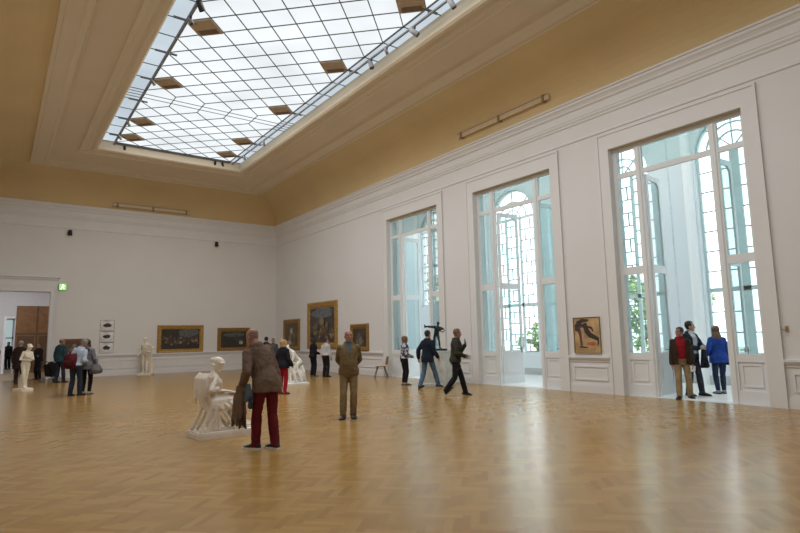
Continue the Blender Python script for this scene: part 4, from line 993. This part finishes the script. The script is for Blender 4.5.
# white group behind the woman in red trousers
def st_group(g, e):
    F = Fig(fem=True, lean=38, pz=.80, hy=0, hp=30, hands={-1: (-.18, .42, .62), 1: (.12, .45, .72)}, feet={-1: (-.16, .22, .085), 1: (.12, -.18, .12)}, fpitch=(0, -30), curl=40)
    F.body(g, e); hairknot(F, g)
    F2 = Fig(fem=True, lean=-6, pz=.52, hp=-20, hands={-1: (-.25, .3, .85), 1: (.2, .35, .9)}, feet={-1: (-.18, .45, .085), 1: (.16, .4, .085)}); g2, e2 = G(), G(); F2.body(g2, e2); hairknot(F2, g2, False)
    M = Matrix.Translation((.10, .42, .02)) @ Matrix.Rotation(pi * .8, 4, 'Z') @ Matrix.Scale(.80, 4); g2.xf(M); e2.xf(M)
    g.add(g2.V, g2.F); e.add(e2.V, e2.F)
    g.ball((0, -.02, .24), (.24, .28, .28)); g.tube([(.1, .3, 0), (.1, .3, .4)], [.2, .16], 12)
    rn = random.Random(3)
    for i in range(13): a = i * .9; b = a + rn.uniform(-.6, .6); g.tube([(.16 * cos(a), .05 + .2 * sin(a), .5 + .25 * rn.random()), (.24 * cos(b), .08 + .3 * sin(b), .38), (.3 * cos(b + .5), .1 + .4 * sin(b + .5), .02)], [.03, .04 + .03 * rn.random(), .03], 8)
r = statue('bright white plaster group of bending figures behind the woman in red trousers', (8.85, 18.45, 0), dirn(-.8, -.6), .93, st_group, PLASTER, .06, name='plaster_sculpture', cat='sculpture')
g = G(); g.loft([[(x * s, y * s + .1, z) for x, y in ((-.36, -.36), (.36, -.36), (.36, .44), (-.36, .44))] for z, s in ((0, 1), (.05, 1), (.07, .95))]); g.build('base', PLASTER, r)
# seated statue, facing +x
def st_seat(g, e):
    F = Fig(fem=True, lean=4, pz=.52, hy=-14, hp=22, twist=-8, side=3, hands={1: (.16, .06, .74), -1: (-.14, .26, .58)}, poles={1: (.9, -1, -.2), -1: (-1, -.3, -.3)}, feet={-1: (-.12, .66, .10), 1: (.10, .54, .10)}, kpole={-1: (-.1, .6, 1), 1: (.1, .6, 1)}, curl=35)
    F.body(g, e, 1.25); hairknot(F, g, True, 1.08)
    for i in range(9): a = -1.2 + 2.4 * i / 8; g.ball(F.head((.085 * sin(a), -.04 - .06 * cos(a), .07)), .028, 8, 6)
    F.torso(g, .022, 1.0, 1.36)
    rn = random.Random(5)
    for s_ in (-1, 1):
        h, kn, an = F.hip[s_], F.kn[s_], F.an[s_]
        g.tube([h + V3((0, -.06, .0)), h.lerp(kn, .5) + V3((0, 0, .01)), kn + V3((0, .03, 0))], [.15, .130, .105], 14)
        g.tube([kn + V3((0, .01, 0)), kn.lerp(an, .5), an + V3((0, -.02, -.06))], [.105, .088, .10], 12)
        for i in range(3):   # cloth hanging under the thigh in swags
            t0 = .1 + .26 * i; p = h.lerp(kn, t0) + V3((s_ * .10, 0, .0)); q = h.lerp(kn, min(1, t0 + .34)) + V3((s_ * .09, 0, -.12 + .02 * i))
            g.tube([p + V3((0, 0, .08)), p, p.lerp(q, .5) + V3((s_ * .02, 0, -.02)), q], [.025, .045, .05, .045], 8)
        for i in range(5): # long folds from the knee to the plinth
            x = s_ * (.02 + .035 * i); y = kn.y + .06 - .04 * abs(i - 2) + .02 * s_
            g.tube([(kn.x * .6 + x * .6, y - .06, kn.z + .06), (kn.x * .5 + x, y + .045, kn.z - .12), (kn.x * .5 + x * 1.2 + rn.uniform(-.03, .03), y + .03, .25), (kn.x * .5 + x * 1.5 + rn.uniform(-.04, .04), y + .08, .02)], [.026, .026, .030, .034], 8)
    g.tube([(0, .02, .60), (0, .25, .60), (0, .42, .55)], [(.16, .08), (.16, .075), (.13, .06)], 14, ref=(1, 0, 0))
    for i in range(8): g.tube([(-.17 + .05 * i, .0, .68 + .03 * sin(i * 2)), (-.16 + .05 * i, .20 + .04 * sin(i * 2.3), .69), (-.12 + .04 * i, .44, .64)], .020, 6)
    for i in range(6): g.tube([F.tor((-.12 + .05 * i, .10, 1.32)), F.tor((-.10 + .04 * i, .135, 1.16)), F.tor((-.13 + .05 * i, .13, 1.02))], .020, 6)
    for i in range(5): g.tube([(.17, -.14 + .03 * i, .56), (.2, -.12 + .045 * i, .36), (.19 + .02 * sin(i * 2), -.12 + .05 * i + rn.uniform(-.02, .02), .02)], [.03, .026, .032], 8)
def st_seat_back(g, e):
    st_seat(g, e); M = Matrix.Translation((0, -.16, .0)); g.xf(M); e.xf(M)
SEATR = statue('white marble seated draped woman leaning on a chair, on low plinth beside balding man', (3.16, 9.62, 0), (1, 0.06), .925, st_seat_back, MARBLE, .10, .009, .003)
g = G()
def rbox(g, w, d, h, n=8):
    for z0, z1, s in ((0, .075, 1), (.075, .10, .97)):
        g.loft([[(x * s, y * s, z) for x, y in ((-w + .05, -d), (w - .05, -d), (w, -d + .05), (w, d - .18), (w - .16, d), (-w + .16, d), (-w, d - .18), (-w, -d + .05))] for z in (z0, z1)])
rbox(g, .32, .565, .1); g.xf(Matrix.Translation((0, .115, 0))); g.build('plinth', MARBLE, SEATR)
g = G()   # curved chair: splayed sabre legs, seat, back panel with top rail
for sx in (-1, 1):
    g.tube([(sx * .22, -.39, .10), (sx * .21, -.32, .24), (sx * .20, -.25, .40), (sx * .20, -.22, .52)], [.035, .03, .03, .035], 8)
    g.tube([(sx * .22, .22, .10), (sx * .21, .10, .25), (sx * .20, -.02, .42), (sx * .2, -.04, .52)], [.035, .03, .03, .035], 8)
    g.tube([(sx * .20, -.22, .50), (sx * .21, -.28, .72), (sx * .22, -.33, .90)], [.035, .035, .03], 8)
    g.tube([(sx * .21, -.30, .10), (sx * .21, -.18, .30), (sx * .2, -.12, .52)], [.03, .026, .03], 8)
g.box(-.22, .22, -.26, .02, .46, .54)
arc = [(.26 * sin(a), -.15 - .19 * cos(a)) for a in [(-1.3 + 2.6 * i / 12) for i in range(13)]]
g.loft([[(x, y, .74), (x, y - .03, .74), (x * 1.06, y - .035, .99), (x * 1.06, y, .99)] for x, y in arc])
for i in range(9):       # cloth thrown over the back rail
    x, y = arc[2 + i]; dz = .06 * sin(i * 1.7)
    g.tube([(x * .9, y + .04, .97), (x * 1.03, y - .0, 1.03), (x * 1.1, y - .05, .96), (x * 1.1, y - .06, .75 + dz), (x * 1.08, y - .05, .60 + dz)], [.02, .03, .032, .03, .02], 8)
link('chair', organic(g, 'chair', MARBLE, .011, 3), SEATR)
# bronze on its pedestal
def st_bronze(g, e):
    F = Fig(lean=10, side=-10, hy=20, hp=5, pz=.90, hands={1: (.82, .12, 1.40), -1: (-.16, .28, 1.16)}, poles={-1: (-1, -.1, .35), 1: (0, -1, 0)}, feet={-1: (-.20, .10, .085), 1: (.22, -.16, .085)}, fyaw=(35, -30), curl=70)
    F.body(g, e, 1.75); hairknot(F, g, False, 1.05)
    h = F.wr[1] + F.hd[1] * .06; g.tube([h + V3((0, 0, -.09)), h + V3((.03, 0, .12))], [.05, .045], 10); g.ball(h, .06)
    g.tube([F.el[-1] + V3((-.02, 0, .02)), F.el[-1] + V3((-.12, .05, -.12)), F.wr[-1] + V3((-.22, .02, -.14)), F.wr[-1] + V3((-.03, .02, -.03))], [.03, .035, .04, .04], 10)
    g.tube([(.18, -.2, .0), (.15, -.15, .3), (.1, -.08, .55)], [.10, .07, .05], 10)
ped = empty('pedestal', 'grey white marble block pedestal under the dark bronze figure', 'pedestal', (11.82, 14.25, 0), rad(20))
g = G(); g.loft([[(x * s, y * s, z) for x, y in ((-.42, -.42), (.42, -.42), (.42, .42), (-.42, .42))] for z, s in ((0, 1.03), (.08, 1.03), (.10, 1), (1.05, 1), (1.06, 1.03), (1.12, 1.03))]); g.build('block', GREYMARBLE, ped)
br = statue('dark bronze striding figure with one arm stretched out, on marble pedestal', (11.82, 14.25, 1.12), dirn(-.1, -1), .53, st_bronze, BRONZE, .06, .012, .004, 'bronze_statue')
g = G(); g.loft([[(x * s, y * s, z) for x, y in ((-.34, -.26), (.34, -.26), (.34, .26), (-.34, .26))] for z, s in ((0, 1), (.045, 1), (.06, .95))]); g.build('base', BRONZE, br)

# ------------------------------------------------------------------ chair and pushchair
root = empty('side_chair', 'wooden backed chair with dark splayed legs in the window corner', 'chair', (12.62, 18.75, 0), rad(62))
WOOD = pbr('brown_plywood', (.26, .145, .06), .45, .2, 8); DKM = pbr('dark_metal_legs', (.03, .028, .027), .4)
g = G(); n = 9
g.loft([[(x, -.21 + .42 * i / n, .445 - .02 * cos(x * 6) + (.02 * (i / n - .5) ** 2)) for x in (-.21, -.1, 0, .1, .21)] + [(x, -.21 + .42 * i / n, .425 - .02 * cos(x * 6)) for x in (.21, .1, 0, -.1, -.21)] for i in range(n + 1)]); g.build('seat', WOOD, root, True)
g = G(); g.loft([[(.22 * sin(a) * w, -.17 - .09 * cos(a) - (z - .5) * .2, z) for a in [-1.2 + .3 * k for k in range(9)]] + [(.205 * sin(a) * w, -.155 - .09 * cos(a) - (z - .5) * .2, z) for a in [1.2 - .3 * k for k in range(9)]] for z, w in ((.50, .75), (.58, 1), (.74, 1.08), (.82, .95))]); g.build('backrest', WOOD, root, True)
for sx in (-1, 1):
    for sy in (-1, 1):
        g = G(); g.tube([(sx * .13, sy * .13, .42), (sx * .24, sy * .26, 0)], [.018, .013], 8); g.build('leg', DKM, root, True)
root = empty('pushchair', 'black pushchair with rounded hood beside the man in teal jacket', 'pushchair', (2.03, 27.95, 0), rad(-55)); root.scale = (.86, .86, .86)
PB = cloth((.016, .016, .02))
g = G()
rg = []
for i in range(9):
    t = i / 8; a = pi * t; rg.append([(.26 * cos(b) , .05 - .26 * cos(a * .55) * 1.0 + .0, .62 + .34 * sin(a * .55 + .35) * (0.55 + .45 * sin(b))) if False else (.24 * cos(b), -.26 * cos(a * .6) + .05, .55 + (.16 + .28 * sin(.4 + a * .6)) * sin(b)) for b in [pi * k / 10 for k in range(11)]])
g.loft(rg, False, close=False); g.build('hood', PB, root, True)
g = G(); g.loft([[(x, y + dy, z) for x, y in ((-.22, -.2), (.22, -.2), (.22, .16), (-.22, .16))] for z, dy in ((.24, .1), (.34, .04), (.60, -.02))]); g.loft([[(x, -.2 - .04 * t, .3 + .3 * t) for x in (-.22, .22)] + [(x, -.15 - .04 * t, .3 + .3 * t) for x in (.22, -.22)] for t in (0, 1, 1.8)]); g.build('seat', PB, root)
for sx in (-1, 1):
    g = G(); g.tube([(sx * .23, .34, .12), (sx * .23, -.1, .52), (sx * .23, -.42, .98)], .013, 8); g.tube([(sx * .23, -.28, .12), (sx * .23, -.02, .45)], .013, 8); g.build('side_frame', DKM, root, True)
    for y in (.32, -.28):
        g = G(); g.tube([(sx * .23 - .025, y, .1), (sx * .23 + .025, y, .1)], .1, 18, ref=(0, 0, 1)); w = g.build('wheel', pbr('grey_tyre', (.30, .29, .28), .7), root)
g = G(); g.tube([(-.23, -.42, .98), (.23, -.42, .98)], .018, 8); g.build('handle', BLACK, root, True)
g = G(); g.box(-.2, .2, .12, .36, .10, .14); g.build('footrest', pbr('pale_footrest', (.6, .58, .55), .6), root)

# ------------------------------------------------------------------ light
w = bpy.data.worlds.new('sky'); SC.world = w; w.use_nodes = True
bg = w.node_tree.nodes['Background']; bg.inputs[0].default_value = (.94, .975, 1.0, 1); bg.inputs[1].default_value = 3.2
def area(name, loc, rot, sx, sy, power, col):
    l = bpy.data.lights.new(name, 'AREA'); l.shape = 'RECTANGLE'; l.size = sx; l.size_y = sy; l.energy = power; l.color = col
    o = bpy.data.objects.new(name, l); COL.objects.link(o); o.location = loc; o.rotation_euler = rot; return o
for yy in (7.5, 18.6): area('skylight_daylight', (6.0, yy, 9.84), (0, 0, 0), 4.7, 10.5, 470, (1, .99, .97))
area('passage_fill', (1, 34.5, 5.1), (0, 0, 0), 3, 3, 70, (1, .95, .9))  # area light added under the passage ceiling to brighten it, no fitting there
area('far_room_fill', (0, 43, 5.1), (0, 0, 0), 3, 3, 90, (.9, .97, 1))  # unseen fill added so the farther room reads bright through its opening

# ------------------------------------------------------------------ camera
cam = bpy.data.cameras.new('camera'); co = bpy.data.objects.new('camera', cam); COL.objects.link(co)
cam.sensor_width = 36; cam.lens = 554.07 / 800 * 36; cam.clip_end = 300
r = V3((.80954336, -.58674496, -.01923288)); u = V3((-.05885352, -.11371049, .99176922)); f = V3((.58410257, .80174827, .12658558))
co.matrix_world = Matrix(((r.x, u.x, -f.x, 0), (r.y, u.y, -f.y, 0), (r.z, u.z, -f.z, 1.58), (0, 0, 0, 1)))
SC.camera = co
SC.view_settings.view_transform = 'Standard'; SC.view_settings.look = 'None'; SC.view_settings.exposure = 0
SC.cycles.max_bounces = 10; SC.cycles.diffuse_bounces = 6; SC.cycles.transparent_max_bounces = 16; SC.cycles.use_denoising = True
SC.cycles.sample_clamp_indirect = 6
